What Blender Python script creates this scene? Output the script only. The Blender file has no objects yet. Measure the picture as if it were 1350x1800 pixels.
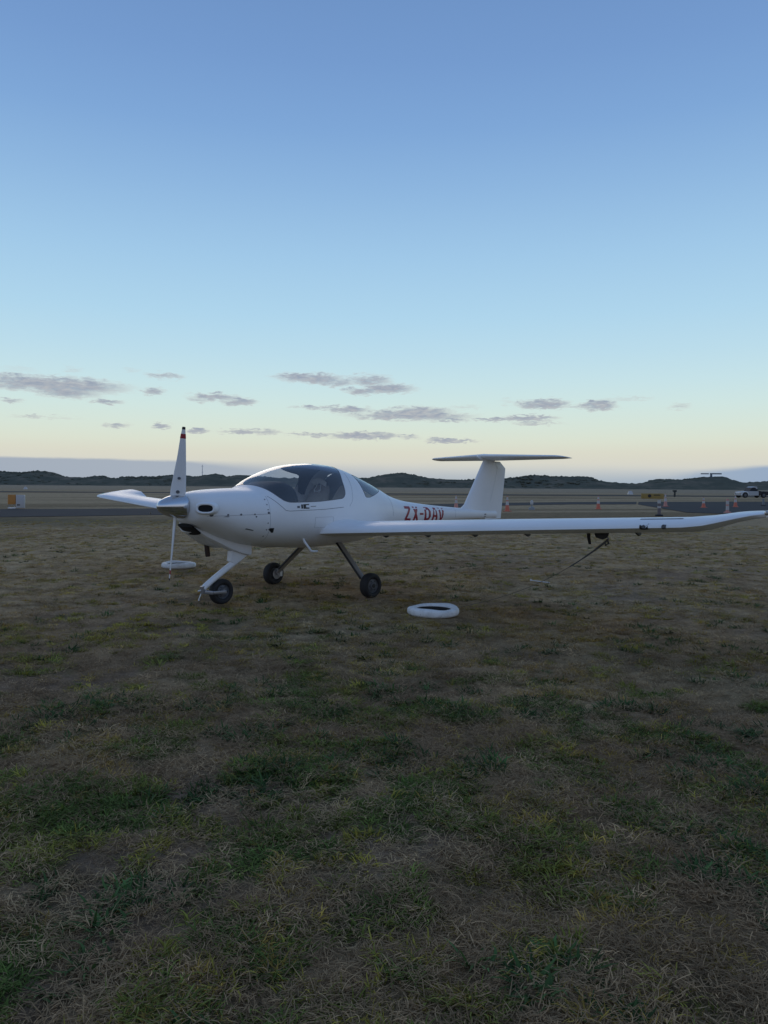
import bpy, bmesh, math, random
import numpy as np
from mathutils import Vector, Matrix

random.seed(7); rng = np.random.default_rng(11)
R = math.radians
SC = bpy.context.scene
COL = SC.collection

def lin(r, g, b):
    f = lambda c: (c/255/12.92) if c/255 <= .04045 else ((c/255+.055)/1.055)**2.4
    return (f(r), f(g), f(b), 1.0)

# ------------------------------------------------------------------ camera
EYE = 1.4424
F_PX, CX, YH, ROLL = 1352.0, 675.0, 852.49, 0.0068
cam = bpy.data.cameras.new('camera'); cam_o = bpy.data.objects.new('camera', cam); COL.objects.link(cam_o)
cam.sensor_fit = 'VERTICAL'; cam.sensor_height = 36.0
cam.lens = 36.0*F_PX/1800.0
cam.shift_y = -(900-YH)/1800.0
cam.clip_start = .05; cam.clip_end = 9000
_r = Vector((math.cos(ROLL), 0, math.sin(ROLL))); _f = Vector((0, 1, 0)); _u = _r.cross(_f)
cam_o.matrix_world = Matrix(((_r.x, _u.x, -_f.x, 0), (_r.y, _u.y, -_f.y, 0), (_r.z, _u.z, -_f.z, EYE), (0, 0, 0, 1)))
SC.camera = cam_o

# ------------------------------------------------------------------ exposure
SC.render.engine = 'CYCLES'
SC.cycles.use_denoising = True
SC.cycles.max_bounces = 8
SC.view_settings.view_transform = 'Standard'; SC.view_settings.look = 'None'
SC.view_settings.gamma = 1; SC.view_settings.exposure = 0
SC.view_settings.use_curve_mapping = False

# ------------------------------------------------------------------ node helper
class NT:
    def __init__(s, tree): s.t = tree
    def n(s, typ, ins=None, **kw):
        nd = s.t.nodes.new(typ)
        for k, v in kw.items(): setattr(nd, k, v)
        for k, v in (ins or {}).items():
            if hasattr(v, 'is_linked') or hasattr(v, 'links'): s.t.links.new(v, nd.inputs[k])
            else: nd.inputs[k].default_value = v
        return nd
    def m(s, op, a, b=0.0, c=None, clamp=False):
        nd = s.t.nodes.new('ShaderNodeMath'); nd.operation = op; nd.use_clamp = clamp
        for i, v in enumerate((a, b) if c is None else (a, b, c)):
            if isinstance(v, (int, float)): nd.inputs[i].default_value = v
            else: s.t.links.new(v, nd.inputs[i])
        return nd.outputs[0]
    def ramp(s, fac, stops, interp='LINEAR'):
        nd = s.t.nodes.new('ShaderNodeValToRGB'); cr = nd.color_ramp; cr.interpolation = interp
        while len(cr.elements) < len(stops): cr.elements.new(.5)
        for e, (p, c) in zip(cr.elements, sorted(stops, key=lambda q: q[0])):
            e.position = p; e.color = c if hasattr(c, '__len__') else (c, c, c, 1)
        s.t.links.new(fac, nd.inputs[0]); return nd.outputs[0]
    def mix(s, fac, a, b, blend='MIX'):
        nd = s.t.nodes.new('ShaderNodeMix'); nd.data_type = 'RGBA'; nd.blend_type = blend
        for i, v in ((0, fac), (6, a), (7, b)):
            if isinstance(v, (int, float, tuple)): nd.inputs[i].default_value = v
            else: s.t.links.new(v, nd.inputs[i])
        return nd.outputs[2]

# ------------------------------------------------------------------ world: clear dusk sky with low broken cloud
def sky_dir(px, py):
    az = math.atan((px-CX)/F_PX)
    el = math.atan(-(py-YH-ROLL*(px-CX))/F_PX*math.cos(az))
    return az, el
world = bpy.data.worlds.new('World'); SC.world = world; world.use_nodes = True
wt = NT(world.node_tree); world.node_tree.nodes.clear()
geo = wt.n('ShaderNodeTexCoord').outputs['Generated']
sep = wt.n('ShaderNodeSeparateXYZ', {0: geo})
el = wt.m('ARCSINE', sep.outputs[2])
az = wt.m('ARCTAN2', sep.outputs[0], sep.outputs[1])
elr = wt.m('DIVIDE', el, R(90), clamp=True)
stops = []
for y, c in [(852, (196,198,194)), (830, (206,208,204)), (812, (215,214,202)), (797, (218,217,201)), (775, (218,225,209)), (750, (214,228,217)),
             (715, (207,229,226)), (675, (198,226,232)), (625, (187,220,235)), (560, (175,213,236)),
             (455, (160,200,232)), (335, (142,182,223)), (230, (127,167,215)), (110, (117,155,206)), (0, (111,148,199))]:
    stops.append((math.degrees(math.atan((852-y)/F_PX))/90, lin(*c)))
stops += [(.48, lin(104,137,184)), (.65, lin(101,128,170)), (1.0, lin(100,124,162))]
sky_front = wt.ramp(elr, stops)
# the side of the sky away from the sunset: duller, blue-grey at the horizon, the same blue overhead
sky_back = wt.ramp(elr, [(0.0, lin(176,177,186)), (.05, lin(182,184,196)), (.12, lin(174,187,210)), (.22, lin(148,174,210)), (.36, lin(112,146,196)), (.48, lin(104,137,184)), (.65, lin(101,128,170)), (1.0, lin(100,124,162))])
away = wt.n('ShaderNodeMapRange', {0: wt.m('ABSOLUTE', az), 1: R(30), 2: R(125)}, interpolation_type='SMOOTHSTEP').outputs[0]
sky = wt.mix(away, sky_front, sky_back)
# cloud coordinates, warped
cc = wt.n('ShaderNodeCombineXYZ', {0: wt.m('MULTIPLY', az, 34), 1: wt.m('MULTIPLY', el, 125), 2: 0.0}).outputs[0]
n1 = wt.n('ShaderNodeTexNoise', {'Vector': cc, 'Scale': 1.0, 'Detail': 9.0, 'Roughness': .68}).outputs['Fac']
n2 = wt.n('ShaderNodeTexNoise', {'Vector': cc, 'Scale': 2.3, 'Detail': 5.0, 'Roughness': .6, 'Distortion': .4}).outputs['Fac']
azw = wt.m('ADD', az, wt.m('MULTIPLY', wt.m('SUBTRACT', n1, .5), .045))
elw = wt.m('ADD', el, wt.m('MULTIPLY', wt.m('SUBTRACT', n2, .5), .016))
CL = [  # px centre, half width, half height, strength
 (95,676,115,12,1.0),(15,668,42,10,.9),(120,690,55,9,.8),(180,686,30,7,.6),(290,661,34,5,.75),(270,688,22,6,.8),(15,704,20,4,.7),(187,706,26,4,.8),
 (125,650,18,4,.4),(30,648,30,4,.3),(230,650,20,4,.3),
 (375,698,48,6,.9),(420,706,34,6,.9),(350,703,20,5,.6),(70,733,60,2.5,.5),(205,747,22,4,.7),(285,749,16,4.5,.95),(345,757,20,4,.95),(440,759,58,4.5,.85),
 (545,665,62,8,.95),(590,672,36,7,.8),(650,668,40,9,.85),(680,683,50,8,.9),(635,688,32,6,.9),(565,716,52,3.5,.8),(610,720,40,6,.9),(735,723,60,8,.95),
 (720,731,110,7.5,1.0),(680,727,50,6,.9),(790,738,40,4,.8),(560,764,50,3.5,.8),(640,766,66,6.5,1.0),(716,768,18,4,.7),(790,775,50,4,.9),(765,773,22,5,.7),
 (935,711,34,7,.75),(965,710,34,8,1.0),(1050,713,34,8,1.0),(930,735,48,5,1.0),(870,737,40,3.5,.8),(940,744,50,3,.6),(1100,701,50,3,.45),(1192,714,20,5,.55),
 (1010,715,20,3,.5),(820,716,30,4,.35),(890,706,18,5,.4)]
tot = None
for (px, py, hw, hh, st) in CL:
    a0, e0 = sky_dir(px, py)
    da = wt.m('MULTIPLY', wt.m('SUBTRACT', azw, a0), F_PX/(hw*1.25)); de = wt.m('MULTIPLY', wt.m('SUBTRACT', elw, e0), F_PX/(hh*1.45))
    d = wt.m('MULTIPLY_ADD', da, da, wt.m('MULTIPLY', de, de))
    v = wt.m('MULTIPLY', wt.m('SUBTRACT', 1.0, d, clamp=True), st)
    tot = v if tot is None else wt.m('MAXIMUM', tot, v)
dens = wt.m('MULTIPLY', tot, wt.m('MULTIPLY_ADD', n1, 2.0, -.05))
dens = wt.n('ShaderNodeMapRange', {0: dens, 1: .01, 2: .92, 3: 0.0, 4: .90}, interpolation_type='SMOOTHSTEP').outputs[0]
ccol = wt.mix(wt.n('ShaderNodeMapRange', {0: n2, 1: .35, 2: .65}).outputs[0], lin(146,155,174), lin(178,180,186))
ccol = wt.mix(wt.n('ShaderNodeMapRange', {0: dens, 1: .1, 2: .7}).outputs[0], lin(200,196,194), ccol)
# bluish cloud bank lying along the horizon
top = None
pts = [(-900,800),(0,803),(160,806),(330,811),(480,822),(700,832),(1000,834),(1170,836),(1230,829),(1300,823),(1350,819),(2300,812)]
bs = []
for px, py in pts:
    a0, e0 = sky_dir(px, py); bs.append(((a0+1.2)/2.4, (e0*20)))
azr = wt.m('DIVIDE', wt.m('ADD', az, 1.2), 2.4, clamp=True)
top = wt.m('DIVIDE', wt.ramp(azr, bs), 20.0)
soft = wt.ramp(azr, [(p, s) for p, s in zip([b[0] for b in bs], [.12,.12,.12,.16,.7,1,1,.8,.35,.25,.2,.2])])
soft = wt.m('MULTIPLY', soft, .016)
wob = wt.m('MULTIPLY', wt.m('SUBTRACT', n1, .5), .003)
bank = wt.n('ShaderNodeMapRange', {0: wt.m('SUBTRACT', wt.m('ADD', el, wob), top), 1: wt.m('MULTIPLY', soft, -1.0), 2: soft, 3: .96, 4: 0.0}, interpolation_type='SMOOTHSTEP').outputs[0]
bcol = wt.ramp(azr, [(.28, lin(160,171,186)), (.48, lin(168,178,190)), (.6, lin(166,180,192)), (.70, lin(146,167,194))])
c1 = wt.mix(bank, sky, bcol)
c2 = wt.mix(dens, c1, ccol)
below = wt.n('ShaderNodeMapRange', {0: el, 1: -.02, 2: -.002}).outputs[0]
c3 = wt.mix(below, (.03, .028, .02, 1), c2)
bg = wt.n('ShaderNodeBackground', {'Color': c3, 'Strength': 1.0})
wt.n('ShaderNodeOutputWorld', {0: bg.outputs[0]})

# the last warm light of a sun already at the horizon, very weak and soft
sun = bpy.data.lights.new('sun', 'SUN'); sun.energy = .30; sun.angle = R(25); sun.color = (1, .80, .58)
sun_o = bpy.data.objects.new('sun', sun); COL.objects.link(sun_o)
sun_o.rotation_euler = Vector((.25, -.9, -.36)).to_track_quat('-Z', 'Y').to_euler()

# ------------------------------------------------------------------ materials
MATS = {}
def mat(name, col, rough=.5, metal=0., coat=0., noise=0., nscale=8., bump=0., bscale=60., col2=None, spec=.5):
    m = bpy.data.materials.new(name); m.use_nodes = True; t = NT(m.node_tree)
    b = m.node_tree.nodes['Principled BSDF']
    b.inputs['Roughness'].default_value = rough; b.inputs['Metallic'].default_value = metal
    b.inputs['Coat Weight'].default_value = coat; b.inputs['Coat Roughness'].default_value = .08
    b.inputs['Specular IOR Level'].default_value = spec
    c = (*col, 1) if len(col) == 3 else col
    b.inputs['Base Color'].default_value = c
    tc = t.n('ShaderNodeTexCoord').outputs['Object']
    if noise:
        nz = t.n('ShaderNodeTexNoise', {'Vector': tc, 'Scale': nscale, 'Detail': 6., 'Roughness': .6}).outputs['Fac']
        c2 = col2 if col2 else tuple(v*.55 for v in c[:3])
        fac = t.m('MULTIPLY', t.n('ShaderNodeMapRange', {0: nz, 1: .4, 2: .75}).outputs[0], noise)
        m.node_tree.links.new(t.mix(fac, c, (*c2[:3], 1)), b.inputs['Base Color'])
        m.node_tree.links.new(t.m('MULTIPLY_ADD', nz, .25, rough-.1), b.inputs['Roughness'])
    if bump:
        nb = t.n('ShaderNodeTexNoise', {'Vector': tc, 'Scale': bscale, 'Detail': 4.}).outputs['Fac']
        bp = t.n('ShaderNodeBump', {'Height': nb, 'Strength': bump, 'Distance': .01})
        m.node_tree.links.new(bp.outputs[0], b.inputs['Normal'])
    MATS[name] = m; return m
WHITE = mat('white_gelcoat', (.83, .835, .84), .42, coat=.15, noise=.30, nscale=2.2, col2=(.70, .695, .68), spec=.4)
WHITE_D = mat('white_paint_worn', (.72, .72, .71), .5, noise=.5, nscale=9, col2=(.45, .43, .40))
CHROME = mat('polished_metal', (.62, .63, .65), .16, metal=1.)
BLACK = mat('black_plastic', (.012, .012, .014), .5)
DARKHOLE = mat('dark_opening', (.006, .006, .007), .9)
RUBBER = mat('tyre_rubber', (.016, .016, .017), .75, noise=.4, nscale=20, col2=(.05, .045, .04))
ALU = mat('dull_aluminium', (.33, .33, .34), .42, metal=.8)
RIM = mat('wheel_rim_grey', (.11, .115, .125), .55, metal=.2)
LEG = mat('gear_leg_grey', (.30, .28, .26), .45, noise=.3)
EXH = mat('rusty_exhaust', (.05, .035, .03), .7, metal=.4, noise=.6, nscale=30, col2=(.09, .04, .02))
RED = mat('red_vinyl', (.30, .012, .030), .4)
MAROON = mat('red_paint', (.36, .03, .04), .45)
SEAM = mat('panel_gap', (.12, .13, .15), .8)
SEAT = mat('seat_fabric', (.42, .36, .31), .9, noise=.3, nscale=14)
DASH = mat('dash_vinyl', (.012, .016, .022), .7)
TRIM = mat('cabin_trim', (.20, .20, .21), .8)
CREAM = mat('harness_webbing', (.88, .88, .85), .8)
PAINTED = mat('white_painted_rubber', (.80, .80, .79), .65, noise=.55, nscale=13, col2=(.42, .41, .38), bump=.7, bscale=30)
ROPE = mat('dark_rope', (.10, .098, .092), .85, noise=.4, nscale=60)
ORANGE = mat('cone_orange', (.62, .16, .095), .6, noise=.4, nscale=9, col2=(.50, .15, .10))
CONEW = mat('cone_white_band', (.50, .48, .46), .5)
mat('cone_white_dull', (.30, .30, .29), .7)
PINK = mat('faded_orange_plastic', (.60, .27, .22), .6)
YELLOW = mat('sign_yellow', (.33, .22, .06), .6, noise=.3, nscale=5)
SIGNOR = mat('sign_orange', (.55, .24, .055), .6, noise=.3, nscale=5)
ASPH = mat('asphalt', (.056, .057, .060), .95, noise=.5, nscale=.6, col2=(.052, .053, .057), spec=.08)

def glass_mat(name, tint, refl=1.0):
    m = bpy.data.materials.new(name); m.use_nodes = True; t = NT(m.node_tree); m.node_tree.nodes.clear()
    bk = t.n('ShaderNodeNewGeometry').outputs['Backfacing']; fr = t.n('ShaderNodeFresnel', {'IOR': t.m('MULTIPLY_ADD', bk, 1/1.5-1.5, 1.5)}).outputs[0]
    tr = t.n('ShaderNodeBsdfTransparent', {'Color': (*tint, 1)})
    gl = t.n('ShaderNodeBsdfGlossy', {'Color': (.95, .97, 1, 1), 'Roughness': .03})
    df = t.n('ShaderNodeBsdfDiffuse', {'Color': (.62, .64, .66, 1)}); dz = t.n('ShaderNodeTexNoise', {'Vector': t.n('ShaderNodeTexCoord').outputs['Object'], 'Scale': 3.5, 'Detail': 5.}).outputs['Fac']
    hazed = t.n('ShaderNodeMixShader', {0: t.m('MULTIPLY_ADD', dz, .10, .02), 1: tr.outputs[0], 2: df.outputs[0]})   # pale haze painted into the perspex, lifting the dark cabin behind
    mx = t.n('ShaderNodeMixShader', {0: t.m('MULTIPLY', fr, refl, clamp=True), 1: hazed.outputs[0], 2: gl.outputs[0]})
    t.n('ShaderNodeOutputMaterial', {0: mx.outputs[0]}); return m
GLASS = glass_mat('canopy_perspex', (.84, .87, .89), 1.15)
GLASS2 = glass_mat('lamp_glass', (.6, .63, .66))

# ------------------------------------------------------------------ mesh builder
class MB:
    def __init__(s): s.v = []; s.f = []
    def add(s, vs, fs):
        o = len(s.v); s.v += [tuple(p) for p in vs]; s.f += [tuple(o+i for i in f) for f in fs]; return s
    def box(s, x0, x1, y0, y1, z0, z1):
        return s.add([(x0,y0,z0),(x1,y0,z0),(x1,y1,z0),(x0,y1,z0),(x0,y0,z1),(x1,y0,z1),(x1,y1,z1),(x0,y1,z1)],
                     [(0,3,2,1),(4,5,6,7),(0,1,5,4),(1,2,6,5),(2,3,7,6),(3,0,4,7)])
    def loft(s, rings, cap0=True, cap1=True, closed=True):
        n = len(rings[0]); o = len(s.v)
        for r in rings: s.v += [tuple(p) for p in r]
        for i in range(len(rings)-1):
            for j in range(n if closed else n-1):
                k = (j+1) % n
                s.f.append((o+i*n+j, o+i*n+k, o+(i+1)*n+k, o+(i+1)*n+j))
        if cap0: s.f.append(tuple(o+j for j in reversed(range(n))))
        if cap1: s.f.append(tuple(o+(len(rings)-1)*n+j for j in range(n)))
        return s
    def tube(s, pts, rad, n=10):
        pts = [Vector(p) for p in pts]
        rads = rad if hasattr(rad, '__len__') else [rad]*len(pts)
        rings = []; up = None
        for i, p in enumerate(pts):
            d = (pts[min(i+1, len(pts)-1)]-pts[max(i-1, 0)]).normalized()
            if up is None:
                up = Vector((0, 0, 1)) if abs(d.z) < .9 else Vector((1, 0, 0))
            a = d.cross(up).normalized(); b = a.cross(d).normalized(); up = b
            rings.append([p+(a*math.cos(q)+b*math.sin(q))*rads[i] for q in [2*math.pi*k/n for k in range(n)]])
        return s.loft(rings)
    def lathe(s, prof, n=32, axis='z', c=(0, 0, 0), closed=False):
        rings = []
        for (r, h) in prof:
            rg = []
            for k in range(n):
                q = 2*math.pi*k/n; a, b = r*math.cos(q), r*math.sin(q)
                p = {'z': (a, b, h), 'y': (b, h, a), 'x': (h, a, b)}[axis]
                rg.append((p[0]+c[0], p[1]+c[1], p[2]+c[2]))
            rings.append(rg)
        if closed: rings.append(rings[0])
        return s.loft(rings, cap0=not closed, cap1=not closed)
    def bar(s, a, b, w, t, wdir=(1, 0, 0), w2=None, t2=None):
        a, b = Vector(a), Vector(b); d = (b-a).normalized(); wd = Vector(wdir); wd = (wd-d*wd.dot(d)).normalized(); td = d.cross(wd)
        w2 = w if w2 is None else w2; t2 = t if t2 is None else t2
        ring = lambda p, w, t: [p+wd*(w/2*math.copysign(abs(math.cos(q))**.6, math.cos(q)))+td*(t/2*math.copysign(abs(math.sin(q))**.6, math.sin(q))) for q in [2*math.pi*k/16 for k in range(16)]]
        return s.loft([ring(a, w, t), ring(b, w2, t2)])
    def build(s, name, material, parent=None, smooth=True, angle=40, bevel=0):
        me = bpy.data.meshes.new(name); me.from_pydata(s.v, [], s.f); me.validate(); me.update()
        bm = bmesh.new(); bm.from_mesh(me); bmesh.ops.remove_doubles(bm, verts=bm.verts, dist=1e-5)
        bmesh.ops.recalc_face_normals(bm, faces=bm.faces)
        if bevel: bmesh.ops.bevel(bm, geom=bm.edges[:], offset=bevel, segments=2, affect='EDGES', profile=.5)
        bm.to_mesh(me); bm.free()
        me.materials.append(material)
        o = bpy.data.objects.new(name, me); COL.objects.link(o)
        if smooth: me.shade_smooth(); me.set_sharp_from_angle(angle=R(angle))
        if parent is not None: o.parent = parent
        return o
def tag(o, label=None, cat=None, group=None, kind=None):
    for k, v in (('label', label), ('category', cat), ('group', group), ('kind', kind)):
        if v: o[k] = v
    return o
def thing(name, loc, label, cat, rz=0., group=None):
    o = bpy.data.objects.new(name, None); COL.objects.link(o); o.location = loc; o.rotation_euler = (0, 0, rz)
    o.empty_display_size = .2
    return tag(o, label, cat, group)
def copy_tree(o, parent=None):
    c = o.copy(); COL.objects.link(c)
    if parent is not None: c.parent = parent
    for ch in list(o.children): copy_tree(ch, c)
    return c
def pchip(xs, ys):
    xs = np.array(xs, float); ys = np.array(ys, float); i = np.argsort(xs); xs, ys = xs[i], ys[i]
    h = np.diff(xs); d = np.diff(ys)/h; m = np.zeros_like(ys); m[0], m[-1] = d[0], d[-1]
    for k in range(1, len(xs)-1):
        if d[k-1]*d[k] > 0:
            w1, w2 = 2*h[k]+h[k-1], h[k]+2*h[k-1]; m[k] = (w1+w2)/(w1/d[k-1]+w2/d[k])
    def f(x):
        x = np.clip(x, xs[0], xs[-1]); k = np.clip(np.searchsorted(xs, x)-1, 0, len(h)-1)
        t = (x-xs[k])/h[k]
        return (1+2*t)*(1-t)**2*ys[k]+t*(1-t)**2*h[k]*m[k]+t*t*(3-2*t)*ys[k+1]+t*t*(t-1)*h[k]*m[k+1]
    return f
def vnoise(x, y, seed=0):
    def h(i, j):
        n = (i.astype(np.int64)*374761393+j.astype(np.int64)*668265263+seed*982451653) & 0x7fffffff
        n = (n ^ (n >> 13))*1274126177 & 0x7fffffff
        return ((n ^ (n >> 16)) & 0xffff)/65535.
    i, j = np.floor(x), np.floor(y); u, v = x-i, y-j; u = u*u*(3-2*u); v = v*v*(3-2*v)
    return (h(i, j)*(1-u)+h(i+1, j)*u)*(1-v)+(h(i, j+1)*(1-u)+h(i+1, j+1)*u)*v
def fbm(x, y, s, oct=4, seed=0, gain=.5):
    t = 0; a = 1; n = 0
    for k in range(oct):
        t = t+a*vnoise(x/s*2**k+k*17.3, y/s*2**k-k*9.1, seed+k); n += a; a *= gain
    return t/n
def sstep(a, b, x):
    t = np.clip((x-a)/(b-a), 0, 1); return t*t*(3-2*t)
def ground_pt(px, py):
    u = px-CX; v = py-YH-ROLL*u; d = EYE*F_PX/v; return (u*d/F_PX, d)

# ------------------------------------------------------------------ ground
def ground_z(x, y):
    r = np.hypot(x, y)
    z = (fbm(x, y, .55, 4, 3)-.5)*.075+(fbm(x, y, 2.6, 3, 5)-.5)*.07
    return z*np.clip(1.25-r/26, .0, 1)*sstep(60, 24, r)-.004
def ground_mix(x, y):
    """0..1 weights: green growth, pale straw, bare soil"""
    r = np.hypot(x, y)
    g = fbm(x, y, .30, 4, 21, .6)*.86+fbm(x, y, 2.4, 2, 22)*.14
    g = g-.03*sstep(6, 11, r)+.022*sstep(7, 2.5, r)+.085*sstep(.9, -.9, x)*sstep(8, 2.5, r)+.015*sstep(5, 2.5, r)-.022*sstep(0, 1.6, x)
    green = sstep(.53, .63, g)
    s = fbm(x, y, .6, 4, 31, .6)*.7+fbm(x, y, 6, 2, 32)*.3
    straw = sstep(.42, .66, s+.14*sstep(4, 12, r)-.03)
    band = sstep(11.5, 13.5, y)*sstep(21, 17, y)*sstep(1.5, -3, x)       # pale worn strip beyond the nose
    straw = np.clip(straw+band*.75, 0, 1); green = green*(1-band*.7)
    soil = sstep(.55, .72, fbm(x, y, 1.1, 4, 41))*sstep(30, 6, r)
    green = green*(1-.50*sstep(4.5, 8, r)); return green, straw, soil
def ground_col(x, y):
    g, s, so = ground_mix(x, y)
    r = np.hypot(x, y)
    base = np.array([.285, .196, .112]); st = np.array([.395, .282, .160]); gr = np.array([.125, .112, .046]); sl = np.array([.200, .140, .098])
    dry = (1+.22*sstep(4.5, 11, r))[:, None]  # painted light falloff: turf colour lifted with distance, dimmer near the camera
    c = base[None]*(1-s)[:, None]+st[None]*s[:, None]
    c = c*(1-so*.75)[:, None]+sl[None]*(so*.75)[:, None]
    c = c*(1-g*.75)[:, None]+gr[None]*(g*.75)[:, None]
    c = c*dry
    # mown strips and drier ground further out across the field
    far = sstep(20, 34, r)
    st2 = fbm(x*.16+y*.02, y*1.0-x*.35, 5.0, 3, 51)
    fc = np.array([.225, .160, .088])[None]*(1-sstep(.38, .60, st2))[:, None]+np.array([.38, .275, .16])[None]*sstep(.38, .60, st2)[:, None]
    dist = np.array([.31, .24, .16])[None]*np.ones((len(x), 1))
    fc = fc*(1-sstep(120, 220, y))[:, None]+dist*sstep(120, 220, y)[:, None]
    gb = sstep(22, 24.5, y+.2*x)*sstep(30, 27, y+.2*x)
    fc = fc*(1-gb*.55)[:, None]+np.array([.085, .085, .048])[None]*(gb*.55)[:, None]
    return c*(1-far)[:, None]+fc*far[:, None]
def build_ground():
    rad = np.concatenate([[0.0], np.geomspace(.7, 3200, 330)])
    ang = np.concatenate([np.linspace(-52, 52, 470), np.linspace(52, 308, 62)[1:-1]])*math.pi/180
    A, Q = np.meshgrid(ang, rad[1:])
    x = (Q*np.sin(A)).ravel(); y = (Q*np.cos(A)).ravel(); n = len(ang)
    z = ground_z(x, y)
    V = np.vstack([[[0, 0, 0]], np.stack([x, y, z], 1)])
    i = np.arange(len(rad)-2)[:, None]*n+1; j = np.arange(n)[None]
    k = (j+1) % n
    quads = np.stack([i+j, i+n+j, i+n+k, i+k], -1).reshape(-1, 4)
    me = bpy.data.meshes.new('ground')
    tri0 = np.stack([np.zeros(n, int), 1+np.arange(n), 1+(np.arange(n)+1) % n], 1)
    me.from_pydata(V.tolist(), [], tri0.tolist()+quads.tolist())
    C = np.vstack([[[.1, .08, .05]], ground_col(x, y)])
    at = me.attributes.new('soil_colour', 'FLOAT_COLOR', 'POINT')
    at.data.foreach_set('color', np.hstack([C, np.ones((len(C), 1))]).astype(np.float32).ravel())
    m = bpy.data.materials.new('dry_turf'); m.use_nodes = True; t = NT(m.node_tree); b = m.node_tree.nodes['Principled BSDF']
    b.inputs['Roughness'].default_value = .95; b.inputs['Specular IOR Level'].default_value = .1
    pos = t.n('ShaderNodeNewGeometry').outputs['Position']
    a = t.n('ShaderNodeAttribute', attribute_name='soil_colour').outputs['Color']
    na = t.n('ShaderNodeTexNoise', {'Vector': pos, 'Scale': 14., 'Detail': 8., 'Roughness': .7}).outputs['Fac']
    nb = t.n('ShaderNodeTexNoise', {'Vector': pos, 'Scale': 70., 'Detail': 4., 'Roughness': .7}).outputs['Fac']
    nc = t.n('ShaderNodeTexNoise', {'Vector': pos, 'Scale': 3.2, 'Detail': 6., 'Roughness': .7}).outputs['Fac']
    f = t.m('MULTIPLY', t.m('MULTIPLY_ADD', na, 1.5, .25), t.m('MULTIPLY_ADD', nb, 1.0, .5))
    f = t.m('MULTIPLY', f, t.m('MULTIPLY_ADD', nc, 1.2, .4))
    col = t.mix(1.0, a, t.n('ShaderNodeCombineXYZ', {0: f, 1: f, 2: f}).outputs[0], 'MULTIPLY')
    nd = t.n('ShaderNodeTexNoise', {'Vector': pos, 'Scale': 1.4, 'Detail': 5., 'Roughness': .6}).outputs['Fac']
    col = t.mix(t.m('MULTIPLY', t.n('ShaderNodeMapRange', {0: nd, 1: .52, 2: .68}).outputs[0], .5), col, (.045, .052, .026, 1))
    m.node_tree.links.new(col, b.inputs['Base Color'])
    bp = t.n('ShaderNodeBump', {'Height': t.m('ADD', na, t.m('MULTIPLY', nb, .5)), 'Strength': .9, 'Distance': .04})
    m.node_tree.links.new(bp.outputs[0], b.inputs['Normal'])
    me.materials.append(m); me.shade_smooth()
    o = bpy.data.objects.new('ground', me); COL.objects.link(o)
    return tag(o, 'brown dry airfield turf stretching to the dunes', kind='structure')
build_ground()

def strip(name, near, far, z, material, label, n=160):
    """paved strip between two edge lines, its edges slightly ragged with grass"""
    def res(pl):
        pl = np.array(pl, float); L = np.r_[0, np.cumsum(np.hypot(*np.diff(pl, axis=0).T))]; t = np.linspace(0, L[-1], n)
        return np.stack([np.interp(t, L, pl[:, 0]), np.interp(t, L, pl[:, 1])], 1)
    a, b = res(near), res(far); V = []
    for k in range(n):
        d = (b[k]-a[k])/np.hypot(*(b[k]-a[k])); w0, w1 = [(float(vnoise(np.array([k*.9]), np.array([q]), 9)[0])-.5)*.5 for q in (1., 7.)]
        for t in np.linspace(0, 1, 5):
            p = a[k]+(b[k]-a[k])*t+d*(w0*(1-t)+w1*t); V.append((p[0], p[1], z))
    F = [(i*5+j, (i+1)*5+j, (i+1)*5+j+1, i*5+j+1) for i in range(n-1) for j in range(4)]
    me = bpy.data.meshes.new(name); me.from_pydata(V, [], F); me.materials.append(material)
    o = bpy.data.objects.new(name, me); COL.objects.link(o)
    return tag(o, label, kind='structure')
strip('taxiway', [(-75,3),(-40,17),(-15.9,31.9),(-9.8,35.3),(0,45),(9.4,56.4),(15,61),(20.5,62.5)], [(-75,18),(-45,29),(-20.7,41.2),(-12.3,44.4),(0,55),(10.8,65.4),(17,70),(24,73)], .012, ASPH, 'dark asphalt taxiway crossing behind the aeroplane')
strip('apron', [(17.0,43),(20.3,40.3),(60,37.5),(140,34)], [(20.6,62.4),(24.2,73),(60,84),(140,90)], .016, ASPH, 'dark asphalt apron at the right beyond the wing tip')
strip('far_taxiway', [(-320,92),(-100,114),(60,118),(320,96)], [(-320,104),(-100,126),(60,131),(320,106)], .012, ASPH, 'far dark taxiway in front of the dunes')

# ------------------------------------------------------------------ dunes
def px_az(px): return math.atan((px-CX)/F_PX)
CREST = [(-700,842),(-300,832),(-120,838),(0,829),(22,829),(40,831),(60,828.5),(80,828),(100,835),(122,839.5),(150,840),(180,837),(190,840),(215,841),(222,838.5),(250,838),(270,838.5),(300,836),
 (329,836.7),(347,838),(380,833),(400,838),(427,835.5),(447,837.5),(520,841),(580,838),(640,841),(660,838),(704,831.5),(725,834.5),(764,842),(815,844),(850,842),(889,841),(935,835.5),(971,837.5),(1010,838.5),
 (1023,837.5),(1044,843.5),(1078,849),(1104,851),(1130,849),(1156,843),(1197,843),(1233,839),(1259,838.5),(1275,845),(1298,849),(1324,848),(1350,846.5),(1450,838),(1600,843),(1800,836),(2100,842)]
D0, D1 = 425., 480.
caz = [px_az(p) for p, _ in CREST]
chz = [EYE+(-(y-YH-ROLL*(p-CX))/F_PX)*D1 for p, y in CREST]      # crest line lies on the plane y = D1
cX = [math.tan(a)*D1 for a in caz]
crest = pchip(cX, chz)
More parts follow.
